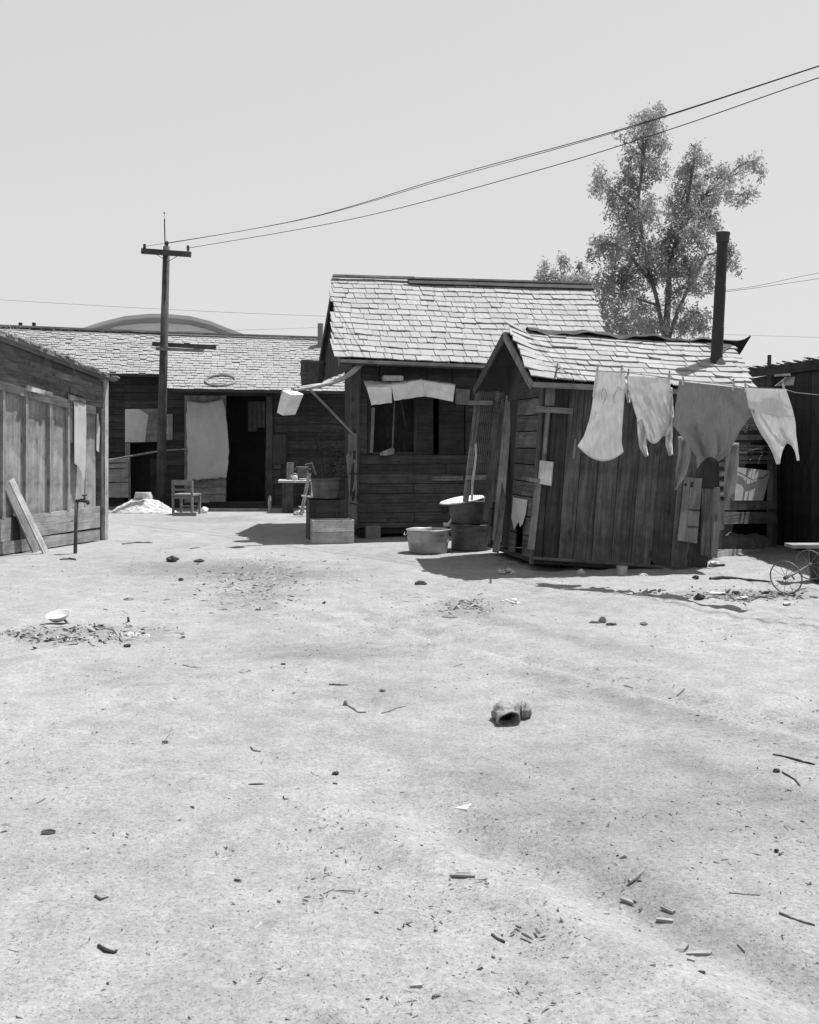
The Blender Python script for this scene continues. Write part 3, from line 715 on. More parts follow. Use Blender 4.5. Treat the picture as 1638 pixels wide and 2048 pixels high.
# ================================================================== BACK ROW BUILDING
zb = lambda d: EYE+(880-777)/F*23.6+(d-23.6)*.47
bA, bB, bC, bD = P(325, 778, 23.6), P(694, 784, 23.6), P(652, 684, 26.6), P(335, 671, 26.6)
bC = V((bB.x+.02, 26.6, P(652, 683, 26.6).z)); bD = P(336, 671, 26.6)
lA, lB = P(-60, 742, 24.5), P(324, 750, 24.5); lC = P(335, 670, 26.6); lD = P(-60, 654, 26.6)
row = thing('bunkhouse_row', V((-4.3, 24.3, 0)), 'long low dark bunkhouse across the back of the yard with worn shingle roof', 'house')
r1 = MB(); slab(r1, bA, bB, bC, bD, .05); slab(r1, bC+V((0, 2.9, -1.35)), bD+V((0, 2.9, -1.35)), bD, bC, .05)
broof = r1.build('roof', 'deck', row, origin=None)
r2 = MB(); slab(r2, lA, lB, lC, lD, .05); slab(r2, lC+V((0, 2.9, -1.35)), lD+V((0, 2.9, -1.35)), lD, lC, .05)
lroof = r2.build('roof', 'deck', row)
fine_shingles(bA, bB, bC, bD, 22, .10, .20, broof, 5, loose=.02); fine_shingles(lA, lB, lC, lD, 19, .09, .20, lroof, 6, loose=.16)
rb = MB(); rb.beam(lD+V((0, 0, .06)), lC+V((0, 0, .06)), .12, .05); rb.build('ridge_board', 'mid_wood', lroof)
rb = MB(); rb.beam(bD+V((0, 0, .065)), bC+V((0, 0, .065)), .12, .05); rb.build('ridge_board', 'mid_wood', broof)
for x in (41, 68):
    rb = MB(); q_ = P(x, 656, 26.6); rb.box(q_+V((0, 0, .02)), (.07, 0, 0), (0, .07, 0), (0, 0, .22)); rb.build('vent_stub', 'dark_wood', lroof)
sh = MB(); yb_ = 24.35; yl = 24.95
zt = bA.z+.1
X0, X1, XL = P(325, 1010, 24.3).x, P(700, 1010, 24.3).x+.6, lA.x+.3
wallslab(sh, V((X1, yb_, 0)), V((X1, 29, 0)), V((X1, 29, 2.6)), V((X1, yb_, 2.6)), .05, (-1, 0, 0))
wallslab(sh, V((XL, 29, 0)), V((X1, 29, 0)), V((X1, 29, 2.7)), V((XL, 29, 2.7)), .05, (0, -1, 0))
wallslab(sh, V((XL, yl, 0)), V((XL, 29, 0)), V((XL, 29, 2.7)), V((XL, yl, 2.7)), .05, (1, 0, 0))
wallslab(sh, V((X0, yb_, 0)), V((X0, yl, 0)), V((X0, yl, 2.7)), V((X0, yb_, 2.7)), .05, (1, 0, 0))
bwall = sh.build('wall', 'dark_wood', row)
pr = Plane(V((X0, yb_, 0)), V((X1, yb_, 0)), V((X0, yb_, 1))); plf = Plane(V((XL, yl, 0)), V((X0, yl, 0)), V((XL, yl, 1)))
# left part: horizontal clapboards round a dark opening
for (x0, x1, y0, y1, n) in ((-60, 249, 752, 1012, 17), (249, 330, 752, 816, 4), (300, 330, 918, 1012, 6)):
    for i in range(n):
        a = y0+(y1-y0)*i/n; b_ = y0+(y1-y0)*(i+1)/n
        board(plf, [(x0, b_), (x1, b_), (x1, a+.7), (x0, a+.7)], .03, random.uniform(0, .012), 'dark_wood', bwall, along='u')
board(plf, [(249, 1014), (332, 1014), (332, 750), (249, 750)], .01, -.5, 'void', row, 'window', label='black opening')  # dark sheet painting the unlit space behind the opening
board(plf, [(250, 886), (322, 883), (322, 817), (250, 818)], .02, .03, 'mid_wood', row, 'shutter_panel', label='grey board panel over the top of the opening', along='u')
board(plf, [(250, 960), (260, 960), (260, 886), (250, 886)], .02, .03, 'mid_wood', bwall)
board(plf, [(250, 884), (290, 884), (297, 830), (278, 818), (250, 818)], .006, .055, 'felt', row, 'sheet_or_lit_patch', label='sunlit part of the shutter panel painted as a paler patch')  # sunlight on the panel, painted as a paler overlay
# right part
for (x0, x1, y0, y1, n) in ((327, 369, 782, 1012, 14), (532, 720, 782, 1012, 14), (369, 532, 782, 792, 1)):
    for i in range(n):
        a = y0+(y1-y0)*i/n; b_ = y0+(y1-y0)*(i+1)/n
        board(pr, [(x0, b_), (x1, b_), (x1, a+.7), (x0, a+.7)], .03, random.uniform(0, .012), 'dark_wood', bwall, along='u')
board(pr, [(330, 880), (345, 880), (345, 828), (330, 828)], .02, .04, 'mid_wood', row, 'sheet_or_lit_patch')
board(pr, [(530, 1012), (545, 1012), (545, 792), (533, 792)], .05, .03, 'house_wood', row, 'door_post')
for i, (a, b_) in enumerate(((869, 928), (929, 938), (940, 953), (955, 968))): board(pr, [(546, b_), (572 if i == 0 else 562, b_), (572 if i == 0 else 562, a), (546, a)], .03, .05, 'house_wood', bwall)
board(pr, [(418, 1016), (534, 1017), (534, 1004), (418, 1004)], .25, -.1, 'dark_wood', row, 'doorstep', 'u')
# door with sacking tacked across it
dz = []
door = board(pr, [(369, 1006), (452, 1006), (452, 791), (369, 791)], .03, .035, 'mid_wood', row, 'door', label='plank door with pale sacking tacked across it')
for (a, b_) in ((962, 974), (976, 988), (990, 1005)): board(pr, [(373, b_), (450, b_), (450, a), (373, a)], .012, .067, 'mid_wood', door, 'plank', 'u')
cl = MB()
Lft = [(375, 801), (372, 830), (373, 868), (375, 905), (375, 940), (374, 961)]; Rgt = [(446, 797), (452, 826), (456, 870), (458, 905), (456, 930), (453, 955)]
def lerp_list(Ls, v):
    f = v*(len(Ls)-1); i = min(int(f), len(Ls)-2); f -= i
    return (Ls[i][0]*(1-f)+Ls[i+1][0]*f, Ls[i][1]*(1-f)+Ls[i+1][1]*f)
def clf(u, v):
    a, b_ = lerp_list(Lft, v), lerp_list(Rgt, v); x = a[0]*(1-u)+b_[0]*u; y = a[1]*(1-u)+b_[1]*u+(6*math.sin(math.pi*u)*(1-v) if v < .3 else 0)
    x += 1.6*noise.noise(V((v*11, u*2, 4)))*abs(2*u-1)**3; y += 3.0*noise.noise(V((u*9, 7, 2)))*v**8
    return pr.at(x, y, .15+.035*noise.noise(V((u*4, v*5, 1)))+.018*noise.noise(V((u*11, v*6, 8)))+.014*math.sin(u*11+v*3))
cl.grid(clf, 24, 40); cl.build('sacking', 'burlap', door, smooth=True, solid=.004)
# inside the doorway
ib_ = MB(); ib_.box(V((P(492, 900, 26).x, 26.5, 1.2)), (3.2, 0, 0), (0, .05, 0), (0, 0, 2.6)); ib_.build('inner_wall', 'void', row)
b = MB(); pin = Plane(V((0, 25.0, 0)), V((1, 25.0, 0)), V((0, 25.0, 1)))
b.grid(lambda u, v: pin.at(496+u*34, 803+v*(52 if u > .5 else 60), .02*math.sin(u*12)), 16, 8); b.build('curtain', 'dull_zinc', row, solid=.004)
# low fence in front of the left part
lf = thing('board_fence', G(232, 1015), 'short low fence of bleached horizontal boards left of the white ash heap', 'fence')
pf = Plane(V((-6.6, 23.9, 0)), V((-5.7, 23.9, 0)), V((-6.6, 23.9, 1)))
for (a, b_) in ((916, 925), (927, 936), (938, 964), (966, 995)): board(pf, [(190, b_), (257, b_), (257, a-1), (190, a+2)], .03, random.uniform(0, .01), 'mid_wood', lf, 'board', 'u')
for x in (212, 259): board(pf, [(x-2, 1006), (x+2, 1006), (x+1, 912), (x-3, 912)], .05, -.055, 'mid_wood', lf, 'post')
b = MB(); b.tube([P(206, 922, 23.7), P(240, 916, 23.7), P(285, 908, 23.75), P(325, 901, 23.7), P(374, 898, 23.9)], [.018, .02, .022, .018, .012], 6); tag(b.build('bent_pole', 'mid_wood', None), 'thin bent pole stretched from the low fence to the pole behind', 'pole')
# ================================================================== UTILITY POLE AND WIRES
PD = 23.45
pb = G(321, 1020)
pole = thing('utility_pole', pb, 'dark wooden utility pole with crossarms rising in front of the long back building', 'utility pole')
b = MB(); b.tube([pb-V((0, 0, .2)), P(325, 800, PD), P(333, 493, PD)], [.10, .092, .072], 10); b.build('shaft', 'pole_wood', pole, smooth=True)
def arm(x0, y0, x1, y1, dd, h, m, ins=()):
    b = MB(); b.beam(P(x0, y0, dd), P(x1, y1, dd), .09, h, (0, 0, 1)); a = b.build('crossarm', m, pole)
    for (x, y) in ins:
        q_ = P(x, y, dd); i_ = MB(); i_.lathe(q_, [(0, .11), (.028, .105), (.034, .06), (.026, .05), (.036, .03), (.02, 0), (.012, -.05)], 8); i_.build('insulator', 'iron', a)
arm(283, 502, 382, 509, PD-.12, .11, 'pole_wood', ((289, 498), (376, 501)))
arm(305, 688, 432, 695, PD+.13, .09, 'pole_wood'); arm(312, 697, 408, 702, PD-.14, .06, 'mid_wood')
i_ = MB(); i_.lathe(P(334, 493, PD), [(0, .12), (.03, .11), (.036, .06), (.02, 0), (.015, -.03)], 8); i_.build('insulator', 'iron', pole)
b = MB(); b.tube([P(330, 492, PD-.1), P(329, 438, PD-.1)], .014, 6); b.blob(P(328.5, 426, PD-.1), .02, .02, .02, .0, (8, 6)); b.tube([P(329, 440, PD-.1), P(328.5, 426, PD-.1)], .004, 4); b.build('rod', 'iron', pole)
b = MB()
for (a, c) in (((303, 503), (331, 520)), ((362, 508), (331, 526))): b.tube([P(a[0], a[1], PD-.17), P(c[0], c[1], PD-.12)], .008, 4)
b.build('arm_brace', 'iron', pole)
def wire(pts, r, label, g='service wires strung from the pole'):
    # pts: photo pixel and distance of a few points, joined by a smooth sagging span
    q_ = [P(*p) for p in pts]; out = []
    for i in range(len(q_)-1):
        p0 = q_[max(i-1, 0)]; p1, p2 = q_[i], q_[i+1]; p3 = q_[min(i+2, len(q_)-1)]
        for k in range(8):
            t = k/8; out.append(.5*((2*p1)+(p2-p0)*t+(2*p0-5*p1+4*p2-p3)*t*t+(3*p1-p0-3*p2+p3)*t**3))
    out.append(q_[-1]); b = MB(); b.tube(out, r, 5); tag(b.build('wire', 'wire', None), label, 'wire', g)
wire([(334, 487, PD), (610, 437, 19.3), (900, 352, 16.2), (1230, 262, 13.5), (1606, 142, 11.3), (1950, 28, 9.9)], .006, 'upper service wire climbing right from the top of the utility pole')
wire([(289, 493, PD-.12), (600, 440, 19.5), (900, 356, 16.3), (1225, 266, 13.6), (1606, 143, 11.4), (1950, 30, 9.9)], .005, 'second service wire running close under the upper one from the left arm tip')
wire([(377, 496, PD-.12), (700, 439, 18.6), (1060, 345, 15.0), (1330, 262, 13.0), (1606, 166, 11.3), (1950, 50, 9.9)], .006, 'lower service wire running right from the right arm tip')
wire([(-60, 596, 60), (300, 617, 60), (640, 632, 60), (1000, 640, 62)], .008, 'faint distant wire above the arched roof at the left', 'far wires')
wire([(1050, 612, 45), (1440, 582, 45), (1606, 552, 45), (1750, 524, 45)], .009, 'upper of two distant wires right of the stovepipe', 'far wires')
wire([(1200, 610, 45), (1440, 585, 45), (1606, 562, 45), (1750, 540, 45)], .009, 'lower of two distant wires right of the stovepipe', 'far wires')
wire([(1100, 664, 60), (1400, 668, 60), (1606, 674, 60), (1750, 678, 60)], .007, 'faint distant wire just above the ridge of the small shack', 'far wires')
wire([(-60, 660, 60), (165, 667, 60), (640, 655, 60), (900, 640, 60)], .007, 'faint distant wire low behind the back roof ridge', 'far wires')

# ================================================================== FAR ARCHED BARN
DB = 62.
arc = [(120, 668), (165, 656), (205, 643), (250, 632), (300, 627.5), (330, 627.5), (380, 632), (420, 642), (455, 656), (490, 669), (530, 682)]
barn = thing('arched_barn', V((P(325, 880, DB).x, DB, 0)), 'far broad barn with a low arched roof rising behind the back building', 'barn')
def barnpts(dy, dd, shrink=0): return [P(x+(325-x)*shrink, y+dy, dd) for x, y in arc]
b = MB(); top_ = barnpts(0, DB); low = [p-V((0, 0, .20)) for p in top_]; n_ = len(top_)
for i in range(n_-1):
    y_ = V((0, 18, 0)); b.hexa([top_[i], top_[i+1], top_[i+1]+y_, top_[i]+y_, low[i], low[i+1], low[i+1]+y_, low[i]+y_])
b.build('roof', 'barn_rim', barn)
b = MB(); p_ = [q_+V((0, .6, -.2)) for q_ in top_]; base = [V((q_.x, q_.y, 0)) for q_ in p_]
b.prism(p_+[base[-1], base[0]], V((0, .3, 0)), hu); b.build('wall', 'barn_eave_shade', barn)  # whole wall wears the painted overhang shade; the lighter panel covers the middle
b = MB(); p_ = [P(x, y, DB+.5) for x, y in ((200, 665), (235, 652), (280, 647), (330, 646), (380, 650), (420, 660), (450, 672))]
b.prism(p_+[V((p_[-1].x, p_[-1].y, .2)), V((p_[0].x, p_[0].y, .2))], V((0, .09, 0)), hu); b.build('wall_panel', 'barn', barn)

# ================================================================== LEFT SHED
c1 = G(205, 1080); c0 = G(32, 1106)
sd0 = V((c1.x-c0.x, c1.y-c0.y, 0)).normalized()
n0 = V((sd0.y, -sd0.x, 0))
K0 = V((c1.x, c1.y, 0)); KB = K0-sd0*6.0
ps = Plane(KB, K0, KB+hu)
shed = thing('board_shed', (K0+KB)/2, 'sunlit shed of upright panels and battens at the left edge under a brush littered roof', 'shed')
inn = -n0 if n0.x > 0 else n0
sh = MB(); far_ = inn*3.2
wallslab(sh, K0, K0+far_, K0+far_+hu*2.35, K0+hu*2.35, .04, -sd0); wallslab(sh, KB+far_, K0+far_, K0+far_+hu*2.3, KB+far_+hu*2.3, .04, n0)
shw = sh.build('wall', 'shed_dark', shed)
def SP(s_, z): return K0-sd0*s_+hu*z               # s_ metres back from the right corner
def sbx(s0, s1, z0a, z1a, z0b, z1b, t, off, m, name='panel', along='u', par=None, label=None):
    b = MB(); pts = [SP(s0, z0a), SP(s1, z0b), SP(s1, z1b), SP(s0, z1a)]
    b.prism([p+n0*(off+t) for p in pts], -n0*t, sd0 if along == 'u' else hu); o = b.build(name, m, par or shw)
    if label: o['label'] = label
    return o
def sz(px, py):                                         # photo pixel -> (distance from corner, height) on the shed wall
    q_ = ps.at(px, py); return ((K0-q_).dot(sd0), q_.z)
def spatch(pix, t, off, m, name, par=None, along='v', label=None):
    return board(ps, pix, t, off, m, par or shw, name, along, label)
# upright panels with battens between them
edges = [-40, 8, 54, 102, 138, 170, 192]
def ybot(x): return 1030+(x-32)*(-.118) if x > 32 else 1030+(32-x)*.14
def ytop(x): return 788+(x-32)*.268
for i in range(len(edges)-1):
    a, b_ = edges[i], edges[i+1]-1
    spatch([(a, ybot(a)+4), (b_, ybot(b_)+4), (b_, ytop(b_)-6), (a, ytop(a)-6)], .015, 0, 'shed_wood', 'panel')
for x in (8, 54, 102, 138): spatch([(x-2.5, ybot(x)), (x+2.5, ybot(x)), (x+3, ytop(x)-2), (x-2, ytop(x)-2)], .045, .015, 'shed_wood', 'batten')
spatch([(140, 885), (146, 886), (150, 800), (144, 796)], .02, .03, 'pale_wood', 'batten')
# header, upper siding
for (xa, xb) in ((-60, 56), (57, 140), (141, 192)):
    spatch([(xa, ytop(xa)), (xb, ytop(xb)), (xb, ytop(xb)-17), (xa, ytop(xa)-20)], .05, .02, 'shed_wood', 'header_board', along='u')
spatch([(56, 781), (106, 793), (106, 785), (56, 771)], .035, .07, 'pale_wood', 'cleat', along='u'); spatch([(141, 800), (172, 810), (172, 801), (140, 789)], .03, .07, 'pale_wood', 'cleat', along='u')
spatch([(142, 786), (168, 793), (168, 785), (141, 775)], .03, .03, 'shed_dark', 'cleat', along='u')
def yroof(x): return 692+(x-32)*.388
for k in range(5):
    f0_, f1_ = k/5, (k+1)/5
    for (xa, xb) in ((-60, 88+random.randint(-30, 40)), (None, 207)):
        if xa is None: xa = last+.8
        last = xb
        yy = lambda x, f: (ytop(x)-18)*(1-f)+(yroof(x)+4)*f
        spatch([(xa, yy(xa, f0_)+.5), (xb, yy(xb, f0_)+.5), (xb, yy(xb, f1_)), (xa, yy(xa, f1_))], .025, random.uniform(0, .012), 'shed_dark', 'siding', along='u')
# skirting boards, corner post, end
for (dy0, dy1) in ((3, 48), (50, 74)):
    spatch([(-60, ybot(-60)+dy1+2), (200, ybot(200)+dy1-4), (200, ybot(200)+dy0-1), (-60, ybot(-60)+dy0)], .03, .02+.012*(dy0 > 10), 'shed_wood', 'skirting_board', along='u')
b = MB(); b.beam(SP(-.02, 0)+n0*.0, SP(-.02, 2.42), .09, .12, n0); b.build('corner_post', 'pale_wood', shed)
spatch([(193, 900), (198, 905), (200, 860), (197, 828), (194, 826)], .006, .03, 'felt', 'paper_scrap', par=shed)
# torn building paper hanging from the header
tf = MB(); spl = [(147, 790), (172, 806), (173, 850), (172, 900), (171, 932), (169, 962), (165, 958), (163, 946), (158, 936), (154, 930), (149, 927), (149, 880), (149, 820)]
patch(ps, spl, .005, .095, mb=tf); tf.build('torn_paper', 'felt', shed)
# roof with brush on it
rs_ = lambda x: sz(x, yroof(x))
s1_, z1_ = rs_(206); s0_, z0_ = rs_(32); sl_ = (z0_-z1_)/(s0_-s1_)
rA = SP(s1_-.06, z1_+.02)+n0*.22; rB = SP(6.2, z1_+sl_*(6.2-s1_))+n0*.22
rf = MB(); slab(rf, rA, rB, rB+inn*3.6, rA+inn*3.6, .035); sroof2 = rf.build('roof', 'mid_wood', shed)
rf = MB(); rf.beam(rA-V((0, 0, .03))-n0*.06, rB-V((0, 0, .03))-n0*.06, .02, .05); rf.build('rake_board', 'shed_dark', sroof2)
rr = random.Random(14); x_ = .0
while x_ < 6:                                            # uneven split shakes sticking out along the rake
    w_ = rr.uniform(.05, .16); p = SP(s1_-.06+x_, z1_+sl_*x_+.012)+n0*.2; q2 = SP(s1_-.06+x_+w_*.95, z1_+sl_*(x_+w_)+.012)+n0*.2; o_ = n0*rr.uniform(.01, .07)+hu*rr.uniform(-.02, .015)
    b = MB(); b.hexa([p-n0*.35, q2-n0*.35, q2+o_, p+o_, p-n0*.35+hu*.02, q2-n0*.35+hu*.02, q2+o_+hu*rr.uniform(.012, .03), p+o_+hu*rr.uniform(.012, .03)]); b.build('shake', 'mid_wood', sroof2); x_ += w_
br_ = MB(); rr = random.Random(4)
for k in range(900):
    s_ = rr.choice((rr.uniform(.1, 3.5), rr.gauss(1.5, .3), rr.gauss(2.2, .2))); p = SP(s_, z1_+sl_*(s_-s1_)+.03)+n0*(.2-rr.random()**1.5*1.2)
    d = V((rr.gauss(0, 1), rr.gauss(0, 1), rr.gauss(.15, .35))).normalized()*rr.uniform(.05, .22); br_.tube([p+V((0, 0, rr.random()*.06)), p+d*.5+V((0, 0, .03)), p+d], [.004, .003, .001], 3, cap=False)
tag(br_.build('dry_brush', 'husk', None), 'dry brush and straw littering the roof of the left shed', 'brush', None, 'stuff')
# loose boards leaning at the left edge
def lean(a, da, b2, db, w_, t_, m, label, name='leaning_board', g='boards leaning at the left shed'):
    b = MB(); b.beam(P(*a, da), P(*b2, db), w_, t_, n0); return tag(b.build(name, m, None), label, 'board', g)
lean((92, 1107), 14.5, (22, 960), 14.2, .10, .025, 'pale_wood', 'bright loose board leaning outermost at the foot of the left shed')
lean((72, 1104), 14.65, (12, 970), 14.35, .12, .025, 'mid_wood', 'greyer loose board leaning just behind the bright board at the left shed')
b = MB(); q_ = [ps.at(x, y, .055) for x, y in ((20, 1108), (52, 1104), (50, 1040), (24, 1030))]; b.prism(q_, -n0*.005, hu); b.build('hole', 'void', shed, origin=None)  # flat dark patch painting the shade inside the hole
# standpipe
tp = thing('standpipe', G(150, 1107), 'rusty standpipe with a brass tap standing beside the left shed', 'standpipe')
g_ = G(150, 1107); dd = g_.y
b = MB(); b.tube([g_-V((0, 0, .1)), P(153, 1004, dd)], .024, 10); b.build('pipe', 'iron', tp, smooth=True)
b = MB(); b.tube([P(152, 1003, dd), P(160, 1001, dd), P(170, 1001, dd), P(175, 1003, dd), P(177, 1009, dd)], [.022, .024, .03, .026, .02], 10); b.tube([P(169, 1003, dd), P(169, 992, dd)], .014, 8); tap = b.build('tap', 'iron', tp, smooth=True)
b = MB(); b.tube([P(164, 991, dd), P(174, 990, dd)], .012, 6); b.build('handle', 'iron', tap)

# ================================================================== RIGHT SIDE: DARK SHED AND BACK FENCE
DR = 12.2
dk = V((5.27, 17.2, 0))
dsh = thing('dark_shed', dk+V((1, 0, 0)), 'dark shed in shadow at the right edge with a ragged low roof', 'shed')
kd = V((.01, -1, 0)).normalized()
dn = V((-kd.y, kd.x, 0)); dn = dn if dn.x < 0 else -dn
# near posts carrying the roof edge and a recessed plank wall
sh = MB(); L3 = 6.0
pw = Plane(dk, dk+kd, dk+hu)
zr = P(1512, 745, 15.0).z
for i in range(15):
    a = i*.30; b = MB(); b.prism([dk+kd*a-dn*.03, dk+kd*(a+.285)-dn*.03, dk+kd*(a+.285)+hu*2.45-dn*.03, dk+kd*a+hu*2.45-dn*.03], dn*random.uniform(.02, .035), hu)
    if i == 0: dw = b.build('wall', 'dark_wood', dsh)
    else: b.build('plank', 'dark_wood', dw)
q0 = dk-dn*0; 
sh = MB(); wallslab(sh, dk, dk-dn*3, dk-dn*3+hu*2.45, dk+hu*2.45, .05, kd); sh.build('end_wall', 'dark_wood', dsh)
b = MB(); b.beam(V((5.2, 15.75, 0)), V((5.22, 15.75, 2.42)), .12, .12, (0, 1, 0)); b.build('post', 'dark_wood', dsh)
rA_, rB_ = P(1500, 739, 17.0), V((5.30, 12.7, 2.50))
rf = MB(); rA2, rB2 = rA_+V((2.6, .9, .35)), rB_+V((2.6, .9, .35)); slab(rf, rA_, rB_, rB2, rA2, .05); drf = rf.build('roof', 'mid_wood', dsh)
rf = MB(); rf.beam(rA_-V((.02, .02, .06)), rB_-V((.02, .02, .06)), .03, .13); rf.build('fascia', 'dark_wood', drf)
rr = random.Random(9); rf = MB()
for k in range(70):
    t_ = rr.random(); p = rA_*(1-t_)+rB_*t_; rf.tube([p+V((.1, 0, .01)), p+V((rr.uniform(-.10, .0), rr.uniform(-.05, .05), rr.uniform(-.03, .05)))], .008, 3)
tag(rf.build('ragged_edge', 'dark_wood', drf), kind='stuff')
b = MB(); b.tube([P(1538, 745, 16.6), P(1539, 710, 16.6)], .03, 10); b.build('vent_pipe', 'iron', dsh)
# bracket shelf on the dark shed
bs = MB(); q_ = [P(1550, 772, 15.0), P(1587, 770, 14.8), P(1590, 753, 14.8), P(1573, 754, 14.85)]; bs.prism(q_, V((0, .03, 0)), hu)
tag(bs.build('pale_board', 'pale_wood', None), 'pale slanted board end under the eave of the dark right shed', 'board')
bs = MB(); bs.beam(P(1549, 751, 14.9), P(1580, 749, 14.8), .05, .03); tag(bs.build('lath', 'pale_wood', None), 'thin pale lath just above the slanted board end at the right edge', 'lath')
# back fence between the two
fe = thing('patched_fence', V((P(1490, 1110, 14.9).x, 14.9, 0)), 'patched fence of brush and grey planks between the small shack and the dark shed', 'fence')
fq0, fq1 = P(1430, 880, 13.95), P(1556, 880, 15.55); pf2 = Plane(V((fq0.x, fq0.y, 0)), V((fq1.x, fq1.y, 0)), V((fq0.x, fq0.y, 1)))
for (a, b_, m, o_) in ((1002, 1020, 'mid_wood', .0), (1024, 1048, 'mid_wood', .02), (1098, 1118, 'pale_wood', .0)):
    board(pf2, [(1425, b_), (1553, b_-1), (1553, a), (1425, a+1)], .03, o_, m, fe, 'plank', 'u')
for x in (1440, 1549): board(pf2, [(x-5, 1120), (x+4, 1120), (x+6, 800), (x-2, 800)], .08, -.085, 'mid_wood', fe, 'post')
rr = random.Random(12)
y_ = 815.
while y_ < 925:
    h_ = rr.uniform(5, 11)
    board(pf2, [(1430, y_+h_+rr.uniform(-1, 1)), (1552, y_+h_+rr.uniform(-1, 1)), (1552, y_+1), (1430, y_+rr.uniform(0, 2))], rr.uniform(.02, .05), rr.uniform(-.01, .03), rr.choice(('house_wood', 'mid_wood', 'mid_wood', 'shack_wood')), fe, 'slab', 'u')
    y_ += h_+rr.choice((0, 0, 1, 3))
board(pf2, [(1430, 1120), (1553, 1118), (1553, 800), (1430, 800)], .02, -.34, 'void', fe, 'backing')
b = MB()
for k in range(6):
    x, y = rr.uniform(1455, 1530), rr.uniform(850, 915); pts = []
    for j in range(7):
        pts.append(pf2.at(x, y, .07)); x += rr.uniform(-9, 9); y += rr.uniform(-2, 7)
    b.tube(pts, .006, 4)
b.build('vine', 'twig', fe)
# pale basin and board wedged behind the planks
bs = MB(); bc = pf2.at(1506, 962, -.01)
prof = [(0, .0), (.24, .01), (.30, .06), (.34, .30), (.36, .40), (.375, .41), (.36, .39), (.33, .28), (.28, .07), (0, .03)]
pan = MB(); patch(pf2, [(1467, 1001), (1526, 1001), (1540, 945), (1537, 941), (1470, 934)], .015, .035, mb=pan)
ob = pan.build('sheet_of_tin', 'tin', None); tag(ob, 'pale stained tin panel wedged in the patched fence above the planks', 'panel')
b = MB(); x = 1470
pts = [pf2.at(1468, 942, .06), pf2.at(1478, 945, .06), pf2.at(1488, 950, .06), pf2.at(1498, 956, .065), pf2.at(1506, 960, .06), pf2.at(1516, 956, .06), pf2.at(1526, 956, .06), pf2.at(1538, 946, .06)]
b.tube(pts, .006, 5); tag(b.build('chain', 'iron', None), 'thin chain sagging across the pale tin panel in the fence', 'chain')
b = MB()
for k in range(5): b.blob(pf2.at(1452+k*17, 1088-5*(k % 2), -.14)+V((0, 0, -.05)), .17, .10, .16, .35, (12, 8), k)
b.build('rubble', 'brick', fe, smooth=False)
# crate end with dark slots hung beside the shack
cr = thing('slatted_crate_end', P(1452, 1000, 13.9), 'pale slatted crate end hung behind the right corner of the small shack', 'crate')
pc = Plane(V((3, 13.9, 0)), V((4, 13.9, 0)), V((3, 13.9, 1)))
b = MB(); patch(pc, [(1436, 1060), (1448, 1060), (1452, 926), (1438, 926)], .03, 0, mb=b); patch(pc, [(1450, 1000), (1470, 1000), (1470, 905), (1452, 905)], .03, -.002, mb=b); b.build('frame', 'mid_wood', cr)
for k in range(7): board(pc, [(1439, 941+k*10), (1449, 941+k*10), (1449, 934+k*10), (1439, 934+k*10)], .012, .031, 'dark_wood' if k % 2 == 0 else 'pale_wood', cr, 'slat', 'u')

# ================================================================== CLOTHESLINE AND WASHING
ln0, ln1 = P(1120, 738, 12.05), P(1590, 785, 10.15)
ldir = (ln1-ln0).normalized(); lpl = Plane(ln0, ln0+V((ldir.x, ldir.y, 0)), ln0+hu)
ln2 = ln1+(ln1-ln0)*.55
lpts = [ln0]+[lpl.at(x, y) for x, y in ((1192, 741), (1250, 745), (1340, 756), (1366, 760), (1466, 771), (1491, 775), (1568, 778))]+[ln1, ln2]
b = MB(); b.tube(lpts, .004, 5); tag(b.build('clothesline', 'mid_wood', None), 'sagging clothesline strung from the shack eave off to the right', 'clothesline')
cpst = MB(); cpst.beam(V((ln2.x, ln2.y, -.3)), ln2+V((0, 0, .15)), .09, .09, (0, 1, 0)); tag(cpst.build('clothesline_post', 'mid_wood', None), 'rough post holding the far right end of the clothesline', 'post')
hk = MB(); hk.tube([bil(SA, SB, SC, SD, .15, .30)+V((0, 0, .05)), ln0+V((-.02, -.05, .0))], .012, 6); hk.build('line_hook', 'mid_wood', shack)
